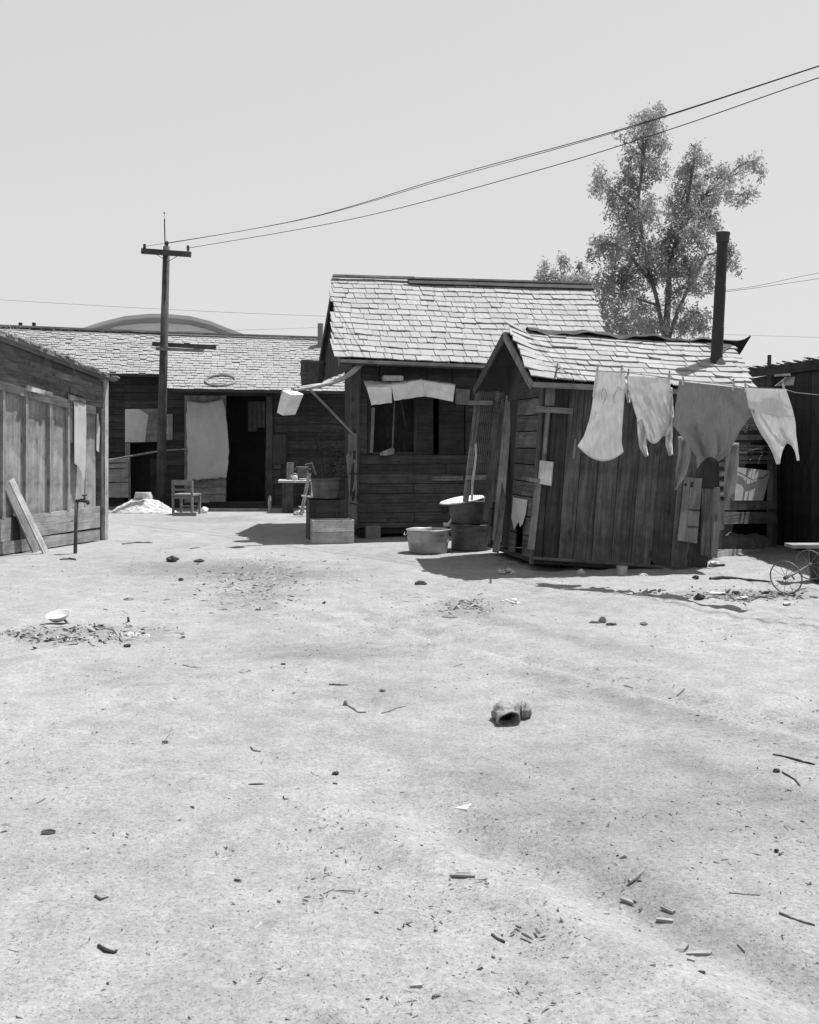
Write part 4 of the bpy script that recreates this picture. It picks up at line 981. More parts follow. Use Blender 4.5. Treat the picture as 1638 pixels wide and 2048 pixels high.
def garment(name, label, L, Rr, post, m, fold=.02, freq=3.0, strips=(), extra=None, seed=0, lay=0.):
    mb = MB()
    def fn(u, v):
        a, c = lerp_list(L, v), lerp_list(Rr, v); x, y = a[0]*(1-u)+c[0]*u, a[1]*(1-u)+c[1]*u
        if post: x, y = post(u, v, x, y)
        k = min(1, v*2.2+.12)
        fold_ = fold*1.5; dpt = .008*noise.noise(V((u*13, v*9, seed)))+.010*abs(noise.noise(V((u*19+v*6, v*3, seed+4))))+.9*fold_*k*abs(noise.noise(V((u*7-v*2.5, v*1.2, seed+9))))+fold*k*(math.sin(u*freq*6.283+seed+v*1.3)*.6+math.sin(u*freq*2.9+seed*2-v*2.2)*.5)+fold*.9*noise.noise(V((u*5, v*4, seed)))*k
        return lpl.at(x, y, lay+dpt)
    mb.grid(fn, 40, 48)
    for pts, ws in strips:
        def sf(u, v, pts=pts, ws=ws):
            c = lerp_list(pts, v); ww = lerp_list([(q_, 0) for q_ in ws], v)[0]
            c2 = lerp_list(pts, min(1, v+.02)); c1_ = lerp_list(pts, max(0, v-.02)); tx, ty = c2[0]-c1_[0], c2[1]-c1_[1]; l_ = math.hypot(tx, ty) or 1
            nx, ny = -ty/l_, tx/l_
            return lpl.at(c[0]-nx*ww*(u-.5), c[1]-ny*ww*(u-.5), lay-.03+.03*math.sin(u*9+v*5+seed)+.015*math.sin(v*14))
        mb.grid(sf, 10, 18)
    if extra: mb.grid(extra, 30, 16)
    o = mb.build(name, m, None, smooth=True, solid=.003); return tag(o, label, 'laundry', 'washing hung out on the line')
slip = garment('hung_slip', 'white slip with flared hem, leftmost garment on the clothesline',
    [(1194, 741), (1190, 762), (1187, 790), (1184, 812), (1178, 842), (1168, 872), (1155, 892)], [(1250, 746), (1251, 770), (1249, 795), (1246, 828), (1244, 860), (1243, 886), (1247, 904)],
    lambda u, v, x, y: (x, y+24*4*u*(1-u)*v**5), 'white_cloth', .016, 1.6, seed=1)
st_ = MB()
for pts in (((1204, 800), (1203, 790), (1205, 778), (1209, 777), (1213, 788), (1211, 798), (1206, 808)), ((1228, 806), (1227, 792), (1233, 782), (1238, 774), (1243, 781), (1240, 776))): st_.tube([lpl.at(x, y, .03) for x, y in pts], .0035, 4)
st_.build('strap', 'grey_cloth', slip)
st_ = MB(); st_.grid(lambda u, v: lpl.at(1191+u*4-v*3-(1-u)*v*3, 748+v*46, .015), 3, 8); st_.build('strap', 'white_cloth', slip, solid=.002)
garment('hung_shirt', 'white shirt hung upside down with dangling sleeves, between the slip and the dark blouse',
    [(1253, 751), (1256, 775), (1263, 802), (1271, 828), (1280, 852), (1291, 874)], [(1340, 757), (1341, 785), (1343, 810), (1345, 838), (1341, 858), (1334, 872)],
    lambda u, v, x, y: (x, y+14*math.sin(math.pi*min(1, u*1.25))*v**6), 'white_cloth', .035, 2.4,
    strips=((((1284, 838), (1284, 868), (1286, 893), (1294, 913)), (20, 17, 14, 7)), (((1337, 832), (1338, 864), (1338, 890), (1342, 911)), (16, 14, 13, 8)), (((1255, 765), (1255, 785), (1258, 806)), (6, 9, 5)), (((1341, 775), (1342, 805), (1344, 842)), (6, 8, 7))), seed=3)
blouse = garment('hung_blouse', 'large dark grey blouse hung upside down, third garment on the clothesline',
    [(1358, 762), (1355, 785), (1350, 815), (1345, 849), (1362, 871), (1379, 893), (1392, 912), (1394, 938)], [(1485, 776), (1498, 800), (1509, 824), (1497, 838), (1481, 860), (1468, 885), (1456, 908), (1437, 923)],
    lambda u, v, x, y: (x, y-16*math.sin(math.pi*u)*v**10), 'grey_cloth', .045, 2.2,
    strips=((((1366, 872), (1369, 905), (1362, 945), (1356, 965), (1353, 980)), (20, 26, 22, 13, 10)), (((1466, 885), (1464, 920), (1462, 955), (1458, 985), (1456, 1002)), (24, 27, 26, 22, 9))), seed=5, lay=-.02)
garment('hung_undershirt', 'white sleeveless undershirt hanging neck down, rightmost garment on the clothesline',
    [(1491, 776), (1495, 797), (1502, 822), (1510, 845), (1522, 868), (1536, 888), (1546, 908), (1553, 929)], [(1572, 779), (1579, 800), (1586, 822), (1591, 846), (1592, 868), (1595, 890), (1597, 908), (1599, 921)],
    lambda u, v, x, y: (x, y-(40*max(0, math.sin(math.pi*min(1, max(0, (u-.16)/.72))))**.6)*v**4), 'white_cloth', .022, 1.7,
    extra=lambda u, v: lpl.at((1491+u*81)+v*(6+u*8), (776+3*u)+v*(40+14*u+6*math.sin(u*3)), .05+.01*math.sin(u*8)), seed=8)
def pin(px, py, label, tilt=0):
    c = lpl.at(px, py, .0); t_ = thing('clothespin', c, label, 'clothespin', 'clothespins on the line')
    for s_ in (-1, 1):
        b = MB(); b.tube([c+V((0, 0, .05))+ldir*tilt, c+V((0, 0, .02))+lpl.n*.010*s_, c-V((0, 0, .05))+lpl.n*.014*s_-ldir*tilt], [.006, .007, .006], 5); b.build('prong', 'pale_wood', t_)
    b = MB(); b.blob(c+V((0, 0, .056))+ldir*tilt, .011, .011, .012, 0, (6, 5)); b.build('knob', 'mid_wood', t_)
for x, y, s_ in ((1195, 740, 'left corner of the white slip'), (1243, 743, 'right corner of the white slip'), (1256, 750, 'left corner of the white shirt'), (1338, 755, 'right corner of the white shirt'), (1366, 760, 'left corner of the dark blouse'), (1467, 771, 'right corner of the dark blouse'), (1491, 774, 'left corner of the undershirt'), (1567, 777, 'right corner of the undershirt')):
    pin(x, y, 'wooden clothespin holding the '+s_, random.uniform(-.012, .012))

# ================================================================== THINGS ROUND THE MIDDLE HOUSE
def tub(name, label, c, r, h, m, cat='washtub', group=None, sx=1., sy=1., rim=.014, taper=.86, rot=0., n=32):
    t_ = thing(name, c, label, cat, group); b = MB(); mr_ = Matrix.Rotation(rot, 3, 'Z')
    pr_ = [(0, .012), (r*taper*.96, .012), (r*taper, 0), (r*taper*1.01, .02), (r*.93, h*.45), (r*.945, h*.48), (r*.95, h*.53), (r*.94, h*.56), (r*.965, h*.72), (r*.98, h*.75), (r*.97, h*.8), (r, h), (r+rim, h+.006), (r+rim*.6, h+.014), (r-.006, h+.004), (r*.93, h*.55), (r*taper*.97, .03), (0, .025)]
    b.lathe(c, pr_, n, sx, sy, mr_, dent=.02); b.build('body', m, t_, smooth=True)
    for s_ in (-1, 1):
        hp_ = MB(); q_ = [c+mr_ @ V((s_*(r*sx+.01+.03*math.sin(k/6*math.pi)), (k/6-.5)*.16, h*.9-.03*math.sin(k/6*math.pi))) for k in range(7)]
        hp_.tube(q_, .006, 5); hp_.build('handle', m, t_)
    return t_
def flat(p): return V((p.x, p.y, gz(p.x, p.y)))
tub('washtub', 'bright galvanised washtub standing on the ground in front of the stacked tubs', flat(G(857, 1109)+V((0, .26, 0))), .290, .30, 'zinc', group='washtubs before the shack', rot=.3)
c3 = flat(G(945, 1104)+V((0, .33, 0)))
tub('washtub', 'big dark washtub on the ground carrying a second tub', c3, .29, .34, 'dull_zinc', group='washtubs before the shack', taper=.95, rot=1.)
c2_ = c3+V((-.01, .02, .355))
tub('washtub', 'grey washtub stacked on the big dark tub with a pale lid across it', c2_, .305, .31, 'dull_zinc', group='washtubs before the shack', taper=.84, rot=.5)
b = MB(); lc = c2_+V((-.12, -.06, .335)); lm = Matrix.Rotation(R(-9), 3, 'Y') @ Matrix.Rotation(R(4), 3, 'X')
b.lathe(lc, [(0, .02), (.2, .018), (.29, .0), (.31, -.015), (.30, -.022), (.2, 0), (0, .004)], 26, 1, .9, lm, dent=.05); tag(b.build('washboard_lid', 'tin', None, smooth=True), 'pale dented lid laid across the upper stacked washtub', 'lid')
b = MB()
for k in range(3): b.blob(c2_+V((.17+.05*k, -.1+.06*k, .33)), .07, .06, .03, .5, (9, 6), k)
tag(b.build('wet_rag', 'mid_wood', None), 'grey rag bunched on the right rim of the upper stacked tub', 'rag')
b = MB(); q_ = c3+V((-.31, -.08, .345)); b.tube([q_+V((-.07, 0, .0)), q_, q_+V((.04, 0, .07)), q_+V((.02, 0, .08))], [.03, .03, .008, .006], 8); tag(b.build('ladle', 'tin', None), 'small bright ladle hung at the rim of the big dark washtub', 'ladle')

def plankbox(name, label, cat, c, wx, wy, h, nb, m, ax=None, group=None, posts=True, mm=None):
    ax = (ax or V((1, 0, 0))).normalized(); ay = V((-ax.y, ax.x, 0)); t_ = thing(name, c, label, cat, group)
    b = MB(); b.box(c+hu*.015, ax*wx*.97, ay*wy*.97, hu*.02); b.build('bottom', m, t_)
    for sgn, d, e, l_, o_ in ((-1, ay, ax, wx, wy), (1, ay, ax, wx, wy), (-1, ax, ay, wy-.04, wx), (1, ax, ay, wy-.04, wx)):
        for k in range(nb):
            z0, z1 = h*k/nb+.004, h*(k+1)/nb-.004; b = MB(); b.box(c+d*sgn*(o_/2-.01)+hu*(z0+z1)/2, e*l_*random.uniform(.985, 1), d*.018, hu*(z1-z0)); b.build('slat', mm or m, t_)
    if posts:
        for s0 in (-1, 1):
            for s1 in (-1, 1):
                b = MB(); b.box(c+ax*s0*(wx/2-.045)+ay*s1*(wy/2+.008)+hu*h/2, ax*.09, ay*.016, hu*h*.99); b.build('cleat', m, t_)
    return t_
cf = flat(G(662, 1088)+V((0, .20, 0)))
plankbox('wooden_crate', 'low pale plank crate lying at the front left corner of the middle house', 'crate', cf, .60, .38, .345, 2, 'pale_wood', hw, 'crates by the middle house', posts=False)
cb = flat(V((P(652, 1000, 16.75).x, 16.75, 0)))
plankbox('wooden_crate', 'taller dark slatted crate standing behind the low pale crate', 'crate', cb, .56, .40, .60, 3, 'house_wood', hw, 'crates by the middle house')
tub('bucket_tub', 'dull tub standing on top of the dark slatted crate', cb+hu*.61, .225, .29, 'dull_zinc', taper=.88)
# bush in the shade
def leaves(mb, c, rad, n, lo, hi, rr, droop=.4):
    for _ in range(n):
        d = V((rr.gauss(0, 1), rr.gauss(0, 1), rr.gauss(0, 1))).normalized()*rr.random()**.45; p = c+V((d.x*rad.x, d.y*rad.y, d.z*rad.z))
        a = V((rr.gauss(0, 1), rr.gauss(0, 1), rr.gauss(-droop, .6))).normalized(); l_ = rr.uniform(lo, hi); s_ = a.orthogonal().normalized(); s_ = Matrix.Rotation(rr.uniform(0, 6.3), 3, a) @ s_
        w_ = l_*rr.uniform(.10, .2); k = len(mb.v)
        mb.v += [p, p+a*l_*.45+s_*w_, p+a*l_, p+a*l_*.45-s_*w_]; mb.f.append((k, k+1, k+2, k+3)); mb.uv += [(0, 0)]*4
rr = random.Random(31); bush = thing('yard_shrub', flat(V((P(665, 1000, 17.9).x, 17.9, 0))), 'dusty dark shrub growing in the shade beside the middle house', 'shrub')
b = MB()
for x, y, r_ in ((660, 930, .30), (645, 900, .26), (672, 905, .3), (650, 945, .3), (630, 890, .2), (685, 935, .25), (662, 878, .2)): leaves(b, P(x, y, 17.9), V((r_, r_*.6, r_)), 22, .05, .13, rr)
b.build('foliage', 'shade_leaf', bush)
b = MB()
for k in range(6): b.tube([V(bush.location)+V((rr.uniform(-.06, .06), 0, 0)), P(655+rr.uniform(-12, 12), 960, 17.9), P(rr.uniform(635, 685), rr.uniform(885, 930), 17.9)], [.02, .014, .005], 5)
b.build('stem', 'twig', bush)
# keg, crooked bough, strut and hanging tin
bough = thing('crooked_bough', P(715, 735, 16.5), 'crooked bleached bough jutting left from the corner of the middle house', 'bough')
b = MB(); b.tube([P(726, 724, 16.6), P(705, 744, 16.5), P(686, 757, 16.4), P(662, 766, 16.3), P(640, 771, 16.2), P(618, 776, 16.1), P(592, 780, 16.0), P(582, 777, 16.0)], [.05, .045, .04, .036, .03, .028, .022, .01], 8)
b.tube([P(650, 768, 16.27), P(625, 771, 16.2), P(600, 775, 16.05), P(588, 768, 16.0)], [.02, .02, .018, .006], 6); b.build('branch', 'pale_wood', bough, smooth=True)
b = MB(); b.tube([P(619, 778, 16.1), P(660, 820, 16.45), P(706, 868, 16.65)], .018, 6); b.build('strut', 'mid_wood', bough)
kg = thing('nail_keg', P(621, 774, 16.9), 'old wooden keg perched on the crooked bough by the house eave', 'keg'); kc = P(623, 775, 16.9)
km = Matrix.Rotation(R(4), 3, 'Y')
for k in range(14):
    b = MB(); a0, a1 = 2*math.pi*k/14, 2*math.pi*(k+.93)/14; pts = []
    for (z, r_) in ((0, .155), (.2, .185), (.41, .192)):
        for a in (a0, a1): pts.append((z, r_, a))
    vs = []
    for rr_ in (0, -.018):
        for (z, r_, a) in pts: vs.append(kc+km @ V(((r_+rr_)*math.cos(a), (r_+rr_)*math.sin(a), z)))
    b.add(vs, [(0, 1, 3, 2), (2, 3, 5, 4), (6, 8, 9, 7), (8, 10, 11, 9), (0, 2, 8, 6), (2, 4, 10, 8), (1, 7, 9, 3), (3, 9, 11, 5), (4, 5, 11, 10), (0, 6, 7, 1)], [(i*.1+k, v_.z) for i, v_ in enumerate(vs)])
    b.build('stave', 'house_wood', kg)
for z, r_ in ((.05, .168), (.19, .19), (.36, .196)):
    b = MB(); b.lathe(kc+km @ V((0, 0, z)), [(r_, 0), (r_+.006, .002), (r_+.006, .028), (r_, .03)], 24, mtx=km); b.build('hoop', 'iron', kg)
b = MB(); b.lathe(kc+km @ V((0, 0, .03)), [(0, 0), (.15, 0), (.15, -.02), (0, -.02)], 18, mtx=km); b.build('head', 'dark_wood', kg)
fp = [P(583, 789, 15.75), P(592, 790, 15.95), P(578, 834, 15.92), P(566, 830, 15.72)]; lp = [P(564, 780, 15.95), P(554, 825, 15.92)]
b = MB(); A0, B0, C0_, D0 = P(564, 781, 15.9), P(583, 790, 15.72), P(566, 831, 15.68), P(554, 825, 15.86)
ex = V((.16, .14, .015))
b.hexa([A0, B0, C0_, D0, A0+ex, B0+ex, C0_+ex, D0+ex]); tag(b.build('hanging_tin', 'tin', None), 'tilted square tin can hanging from the tip of the crooked bough', 'tin can')
b = MB(); b.tube([P(592, 780, 16.0), P(584, 778, 15.95), P(579, 786, 15.88)], .007, 5); b.build('wire_hanger', 'iron', bough)
# back yard: chair, lime heap, table and its things, sticks
def chair_at(c, rot, label):
    t_ = thing('kitchen_chair', c, label, 'chair'); mr_ = Matrix.Rotation(rot, 3, 'Z'); W = lambda x, y, z: c+mr_ @ V((x, y, z))
    for (x, y, h) in ((-.2, -.19, .40), (.2, -.19, .40), (-.2, .19, .68), (.2, .19, .68)):
        b = MB(); b.beam(W(x, y, 0), W(x*1.02, y*(1.08 if y > 0 else 1), h), .042, .042, mr_ @ V((0, 1, 0))); b.build('leg', 'mid_wood', t_)
    b = MB(); b.box(W(0, 0, .40), mr_ @ V((.46, 0, 0)), mr_ @ V((0, .44, 0)), hu*.035); b.build('seat', 'mid_wood', t_)
    for z, h in ((.645, .10), (.50, .04)):
        b = MB(); b.box(W(0, .197, z), mr_ @ V((.42, 0, 0)), mr_ @ V((0, .02, 0)), hu*h); b.build('back_rail', 'mid_wood', t_)
    for y in (-.19, .19):
        b = MB(); b.box(W(0, y, .35), mr_ @ V((.38, 0, 0)), mr_ @ V((0, .02, 0)), hu*.05); b.build('apron', 'mid_wood', t_)
    b = MB(); b.box(W(0, -.19, .15), mr_ @ V((.38, 0, 0)), mr_ @ V((0, .02, 0)), hu*.025); b.build('stretcher', 'mid_wood', t_)
chair_at(flat(G(368, 1030)+V((0, .25, 0))), R(168), 'old wooden kitchen chair standing before the sacking covered door')
b = MB(); p = G(369, 1032); b.box(p+V((0, 0, .03)), V((.46, .02, 0)), V((0, .03, 0)), hu*.08); tag(b.build('kick_board', 'mid_wood', None), 'short grey board on edge at the feet of the kitchen chair', 'board')
hc = flat(G(275, 1028)+V((0, .5, 0)))
b = MB(); rr = random.Random(2)
def heap(u, v):
    a = u*2*math.pi; r_ = v; x, y = math.cos(a)*r_*.72, math.sin(a)*r_*.50; h_ = .36*(1-r_**1.25)+.05*noise.noise(V((x*6, y*6, 3)))*(1-r_)
    return hc+V((x*(1+.2*noise.noise(V((math.cos(a), math.sin(a), 5)))), y, max(-.03, h_+.03*noise.noise(V((x*17, y*17, 1)))-.03*(r_ > .97))))
b.grid(heap, 48, 18); tag(b.build('lime_heap', 'plaster', None), 'heap of white lime or ash on the ground left of the chair', 'heap', kind='thing')
b = MB(); b.lathe(hc+hu*.30, [(0, .0), (.20, 0), (.165, .11), (.15, .12), (0, .115)], 18, 1, .8, dent=.1); tag(b.build('upturned_basin', 'plaster', None), 'white upturned basin resting on the top of the lime heap', 'basin')
b = MB(); p = G(406, 1026); b.blob(p+hu*.05, .10, .09, .07, .5, (12, 8), 4); tag(b.build('white_rag', 'white_cloth', None), 'white rag in a lump on the ground right of the chair', 'rag')
b = MB(); p0, p1 = G(420, 1020), G(515, 1021); b.beam(p0+hu*.02, p1+hu*.02, .14, .03); tag(b.build('bleached_board', 'pale_wood', None), 'long bleached board lying on the ground below the dark doorway', 'board')
b = MB(); p = G(540, 1025); b.tube([p, P(539, 1005, p.y), P(540, 992, p.y)], [.03, .036, .02], 8); tag(b.build('white_stake', 'pale_wood', None), 'short white stake stuck in the ground right of the dark doorway', 'stake')
td = 22.9
tbl = thing('wash_table', V((P(590, 1000, td).x, td, 0)), 'rough wash table with a thin plank top against the back building', 'table')
b = MB(); b.hexa([P(556, 965, td-.25), P(621, 966, td-.25), P(621, 962, td-.25), P(556, 961, td-.25), P(560, 962, td+.35), P(621, 963, td+.35), P(621, 959, td+.35), P(560, 958, td+.35)]); b.build('tabletop', 'pale_wood', tbl)
for (xa, xb, dd_, m) in ((564, 586, td-.2, 'house_wood'), (612, 619, td-.18, 'house_wood'), (565, 572, td+.3, 'dark_wood')):
    b = MB(); q0, q1 = P(xa, 966, dd_), P(xb, 966, dd_); b.hexa([V((q0.x, dd_, 0)), V((q1.x, dd_, 0)), V((q1.x, dd_+.05, 0)), V((q0.x, dd_+.05, 0)), q0, q1, q1+V((0, .05, 0)), q0+V((0, .05, 0))]); b.build('leg', m, tbl)
tt = P(590, 960, td).z+.01
b = MB(); q_ = P(580, 960, td+.1); b.box(V((q_.x, q_.y, tt+.17)), V((.13, 0, 0)), V((0, .12, 0)), hu*.36); o = b.build('carton', 'mid_wood', None); tag(o, 'tall pale carton standing at the back of the wash table', 'carton')
kx = P(590, 960, td-.1).x; ket = thing('enamel_kettle', V((kx, td-.1, tt)), 'small white enamel kettle on the wash table', 'kettle')
b = MB(); b.lathe(V((kx, td-.1, tt)), [(0, 0), (.055, 0), (.06, .03), (.045, .08), (.02, .095), (0, .10)], 14); b.build('body', 'enamel', ket, smooth=True)
b = MB(); b.tube([V((kx-.05, td-.1, tt+.04)), V((kx-.09, td-.1, tt+.09))], [.014, .008], 6); b.build('spout', 'enamel', ket)
b = MB(); b.tube([V((kx+.055*math.cos(a), td-.1, tt+.07+.06*math.sin(a))) for a in (0, .5, 1.0, 1.57, 2.1, 2.6, 3.14)], .007, 5); b.build('handle', 'enamel', ket)
tub('table_bucket', 'dark bucket standing behind the kettle on the wash table', V((P(605, 960, td+.15).x, td+.15, tt)), .13, .25, 'dull_zinc', 'bucket', taper=.8)
b = MB(); q_ = P(606, 960, td-.2); b.lathe(V((q_.x, q_.y, tt)), [(0, .005), (.06, .005), (.09, .025), (.085, .025), (.06, .01), (0, .01)], 16); tag(b.build('enamel_dish', 'enamel', None, smooth=True), 'shallow white dish right of the kettle on the wash table', 'dish')
p = G(602, 1031); b = MB(); b.beam(p, P(619, 946, p.y+.12), .07, .025, (0, 1, 0)); tag(b.build('pale_lath', 'pale_wood', None), 'pale lath leaning at the right end of the wash table', 'lath')
b = MB(); b.tube([P(603, 991, 21.6), P(628, 994, 21.6)], .02, 5); b.tube([P(625, 960, 21.7), P(627, 975, 21.7), P(624, 993, 21.6)], [.05, .05, .03], 8); tag(b.build('hanging_cloth', 'felt', None), 'pale cloth hung on a stick between the table and the dark crate', 'cloth')
b = MB(); q_ = P(616, 935, 21.8); b.tube([P(610, 930, 21.8), P(622, 928, 21.8), P(631, 950, 21.8)], [.02, .04, .02], 6); tag(b.build('bent_pipe', 'iron', None), 'dark bent iron pipe sticking up right of the table bucket', 'pipe')
for k in range(3):
    p = G(592+k*6, 1030-k*2); b = MB(); b.blob(p+hu*.03, .06, .05, .05, .4, (8, 6), k+3); tag(b.build('loose_stone', 'stone', None), ('left', 'middle', 'right')[k]+' one of three loose stones at the foot of the leaning lath', 'stone', 'stones under the wash table')
# bicycle tyre hoop lying on the back roof
b = MB(); cc = pl_ = Plane(bA, bB, bD); cc = pl_.at(441, 761, .03); r_ = 30/F*cc.y
b.tube([cc+pl_.u*r_*math.cos(a)+pl_.v*r_*.93*math.sin(a) for a in np.linspace(0, 2*math.pi, 36, endpoint=False)], .028, 7, closed=True); tag(b.build('bicycle_tyre', 'mid_wood', None), 'old bicycle tyre lying on the shingle roof above the doorway', 'tyre')
b = MB(); q_ = P(641, 690, 26.2); b.box(q_+V((0, .0, .15)), V((.12, 0, 0)), V((0, .2, 0)), hu*.72); b.build('chimney', 'brick', broof)

# ================================================================== WHEELS AND BENCH AT THE RIGHT EDGE
wc = P(1572, 1155, 10.75); ad = V((.68, .73, .14)).normalized()
pram = thing('pram_wheels', V((wc.x, wc.y, 0)), 'pair of thin spoked pram wheels on a bent axle at the right edge', 'pram wheels')
def wheel(c, n_, r_, tilt):
    u = n_.cross(hu).normalized(); v_ = u.cross(n_).normalized(); b = MB()
    b.tube([c+(u*math.cos(a)+v_*math.sin(a))*r_ for a in np.linspace(0, 2*math.pi, 40, endpoint=False)], .0068, 7, closed=True); wo_ = b.build('wheel', 'dull_zinc', pram, smooth=True)
    b = MB(); b.tube([c-n_*.03, c+n_*.03], .018, 10); b.build('hub', 'iron', wo_)
    for k in range(10):
        a = 2*math.pi*(k+tilt)/10; b = MB(); b.tube([c, c+(u*math.cos(a)+v_*math.sin(a))*r_], .0028, 4); b.build('spoke', 'mid_wood', wo_)
wheel(wc, ad, .160, .2); w2 = wc+ad*.56; wheel(w2, ad, .150, .5)
b = MB(); b.tube([wc, wc+ad*.2-V((0, 0, .01)), w2], .010, 6); b.build('axle', 'iron', pram)
b = MB(); b.tube([wc+ad*.12, wc+ad*.14+V((.02, 0, -.05)), wc+ad*.2+V((0, 0, -.06))], .008, 5); b.build('bracket', 'iron', pram)
bn = thing('plank_bench', V((P(1640, 1130, 11.6).x, 11.6, 0)), 'low plank bench cut off by the right edge behind the pram wheels', 'bench')
z_ = P(1600, 1090, 11.5).z; x0_ = P(1585, 1090, 11.5).x
b = MB(); b.box(V((x0_+.55, 11.62, z_-.018)), V((1.1, 0, 0)), V((0, .26, 0)), hu*.035); b.build('seat', 'mid_wood', bn)
for x in (.28, .95): b = MB(); b.box(V((x0_+x, 11.62, (z_-.036)/2)), V((.04, 0, 0)), V((0, .22, 0)), hu*(z_-.036)); b.build('leg', 'dark_wood', bn)

# ================================================================== TREES
def gum(name, label, trunk, limbs, clumps, d0, seed, spread, dens, llo, lhi, group):
    rr = np.random.default_rng(seed); r2 = random.Random(seed)
    root = thing(name, V((trunk[0][0], trunk[0][1], 0)), label, 'tree', group); b = MB()
    b.tube([V(p[:3]) for p in trunk], [p[3] for p in trunk], 9); tips = []
    for l_ in limbs: b.tube([V(p[:3]) for p in l_], [p[3] for p in l_], 7); tips += [V(p[:3]) for p in l_]
    tips += [V(p[:3]) for p in trunk[2:]]
    P_, A_, L_, W_ = [], [], [], []
    tw = MB()
    for (x, y, rx, ry) in clumps:
        dd = d0+r2.uniform(-spread, spread); c = P(x, y, dd); sx, sz_ = rx/F*dd, ry/F*dd
        near = min(tips, key=lambda t: (t-c).length+max(0, t.z-c.z)*1.5); m_ = (near+c)/2+V((r2.uniform(-.2, .2), r2.uniform(-.2, .2), .12))
        if (near-c).length < 1.5 and near.z < c.z+.4: tw.tube([near, m_, c], [.026, .018, .008], 5, cap=False)
        ns = int(max(5, rx*ry*dens/44))
        for _ in range(ns):
            q_ = rr.normal(size=3); q_ /= np.linalg.norm(q_); q_ *= rr.random()**.42*(1.0+.25*(rr.random() < .12))
            s_ = c+V((q_[0]*sx, q_[1]*(sx+sz_)/2, q_[2]*sz_)); 
            if r2.random() < .35: tw.tube([c+(s_-c)*.2, s_], [.008, .003], 3, cap=False)
            k = int(rr.integers(14, 34)); pp = np.array(s_)+rr.normal(size=(k, 3))*np.array((.085, .085, .13))
            a = rr.normal(size=(k, 3))*np.array((.7, .7, .5))+np.array((0, 0, -.55)); a /= np.linalg.norm(a, axis=1)[:, None]
            P_.append(pp); A_.append(a); l2 = rr.uniform(llo, lhi, k); L_.append(l2); W_.append(l2*rr.uniform(.13, .22, k))
    b.build('trunk', 'bark', root, smooth=True); tag(tw.build('twigs', 'bark', root), kind='stuff')
    P_ = np.concatenate(P_); A_ = np.concatenate(A_); L_ = np.concatenate(L_)[:, None]; W_ = np.concatenate(W_)[:, None]
    sd_ = np.cross(A_, rr.normal(size=A_.shape)); sd_ /= np.linalg.norm(sd_, axis=1)[:, None]
    vs = np.stack([P_, P_+A_*L_*.45+sd_*W_, P_+A_*L_, P_+A_*L_*.45-sd_*W_], 1).reshape(-1, 3)
    o0 = vs.mean(0); vs -= o0; n_ = len(P_)
    me = bpy.data.meshes.new('crown'); me.vertices.add(n_*4); me.vertices.foreach_set('co', vs.astype(np.float32).ravel()); me.loops.add(n_*4); me.loops.foreach_set('vertex_index', np.arange(n_*4, dtype=np.int32))
    me.polygons.add(n_); me.polygons.foreach_set('loop_start', np.arange(0, n_*4, 4, dtype=np.int32)); me.update(calc_edges=True); me.materials.append(M['leaf'])
    o = bpy.data.objects.new('crown', me); COL.objects.link(o); o.parent = root; o.location = V(o0)-V(root.location); return n_
TD = 40.
def T(x, y, r_, dd=TD): p = P(x, y, dd); return (p.x, p.y, p.z, r_)
clumps = [(1302, 228, 26, 18), (1296, 246, 38, 24), (1284, 270, 44, 28), (1320, 284, 24, 30), (1282, 312, 42, 30), (1304, 334, 36, 26), (1268, 360, 42, 30), (1204, 358, 26, 20), (1188, 376, 12, 10), (1224, 388, 34, 24), (1264, 402, 44, 32), (1244, 432, 42, 28), (1292, 424, 32, 36), (1272, 464, 42, 28),
    (1200, 500, 28, 22), (1230, 490, 36, 26), (1258, 520, 48, 32), (1294, 500, 44, 32), (1388, 296, 16, 16), (1396, 316, 30, 20), (1376, 340, 30, 22), (1372, 370, 40, 26), (1350, 402, 34, 26), (1394, 398, 40, 30), (1358, 436, 46, 30), (1402, 436, 36, 30), (1344, 474, 42, 30), (1388, 474, 44, 30), (1424, 452, 22, 20),
    (1434, 352, 28, 18), (1462, 348, 30, 16), (1488, 330, 20, 14), (1510, 322, 15, 17), (1522, 342, 10, 12), (1440, 374, 26, 15), (1462, 392, 22, 13), (1480, 398, 12, 10), (1500, 388, 22, 12), (1430, 400, 14, 16),
    (1228, 552, 40, 28), (1206, 584, 26, 34), (1256, 570, 44, 34), (1304, 548, 38, 32), (1234, 622, 40, 36), (1286, 620, 44, 36), (1212, 640, 22, 30), (1256, 658, 46, 26), (1300, 656, 40, 28), (1372, 530, 44, 32), (1412, 524, 36, 32), (1392, 568, 40, 30), (1352, 588, 24, 26), (1384, 632, 38, 30), (1362, 656, 30, 26), (1400, 655, 22, 22), (1462, 518, 18, 24), (1472, 534, 12, 12), (1458, 492, 14, 16), (1330, 510, 26, 30), (1340, 545, 20, 22)]
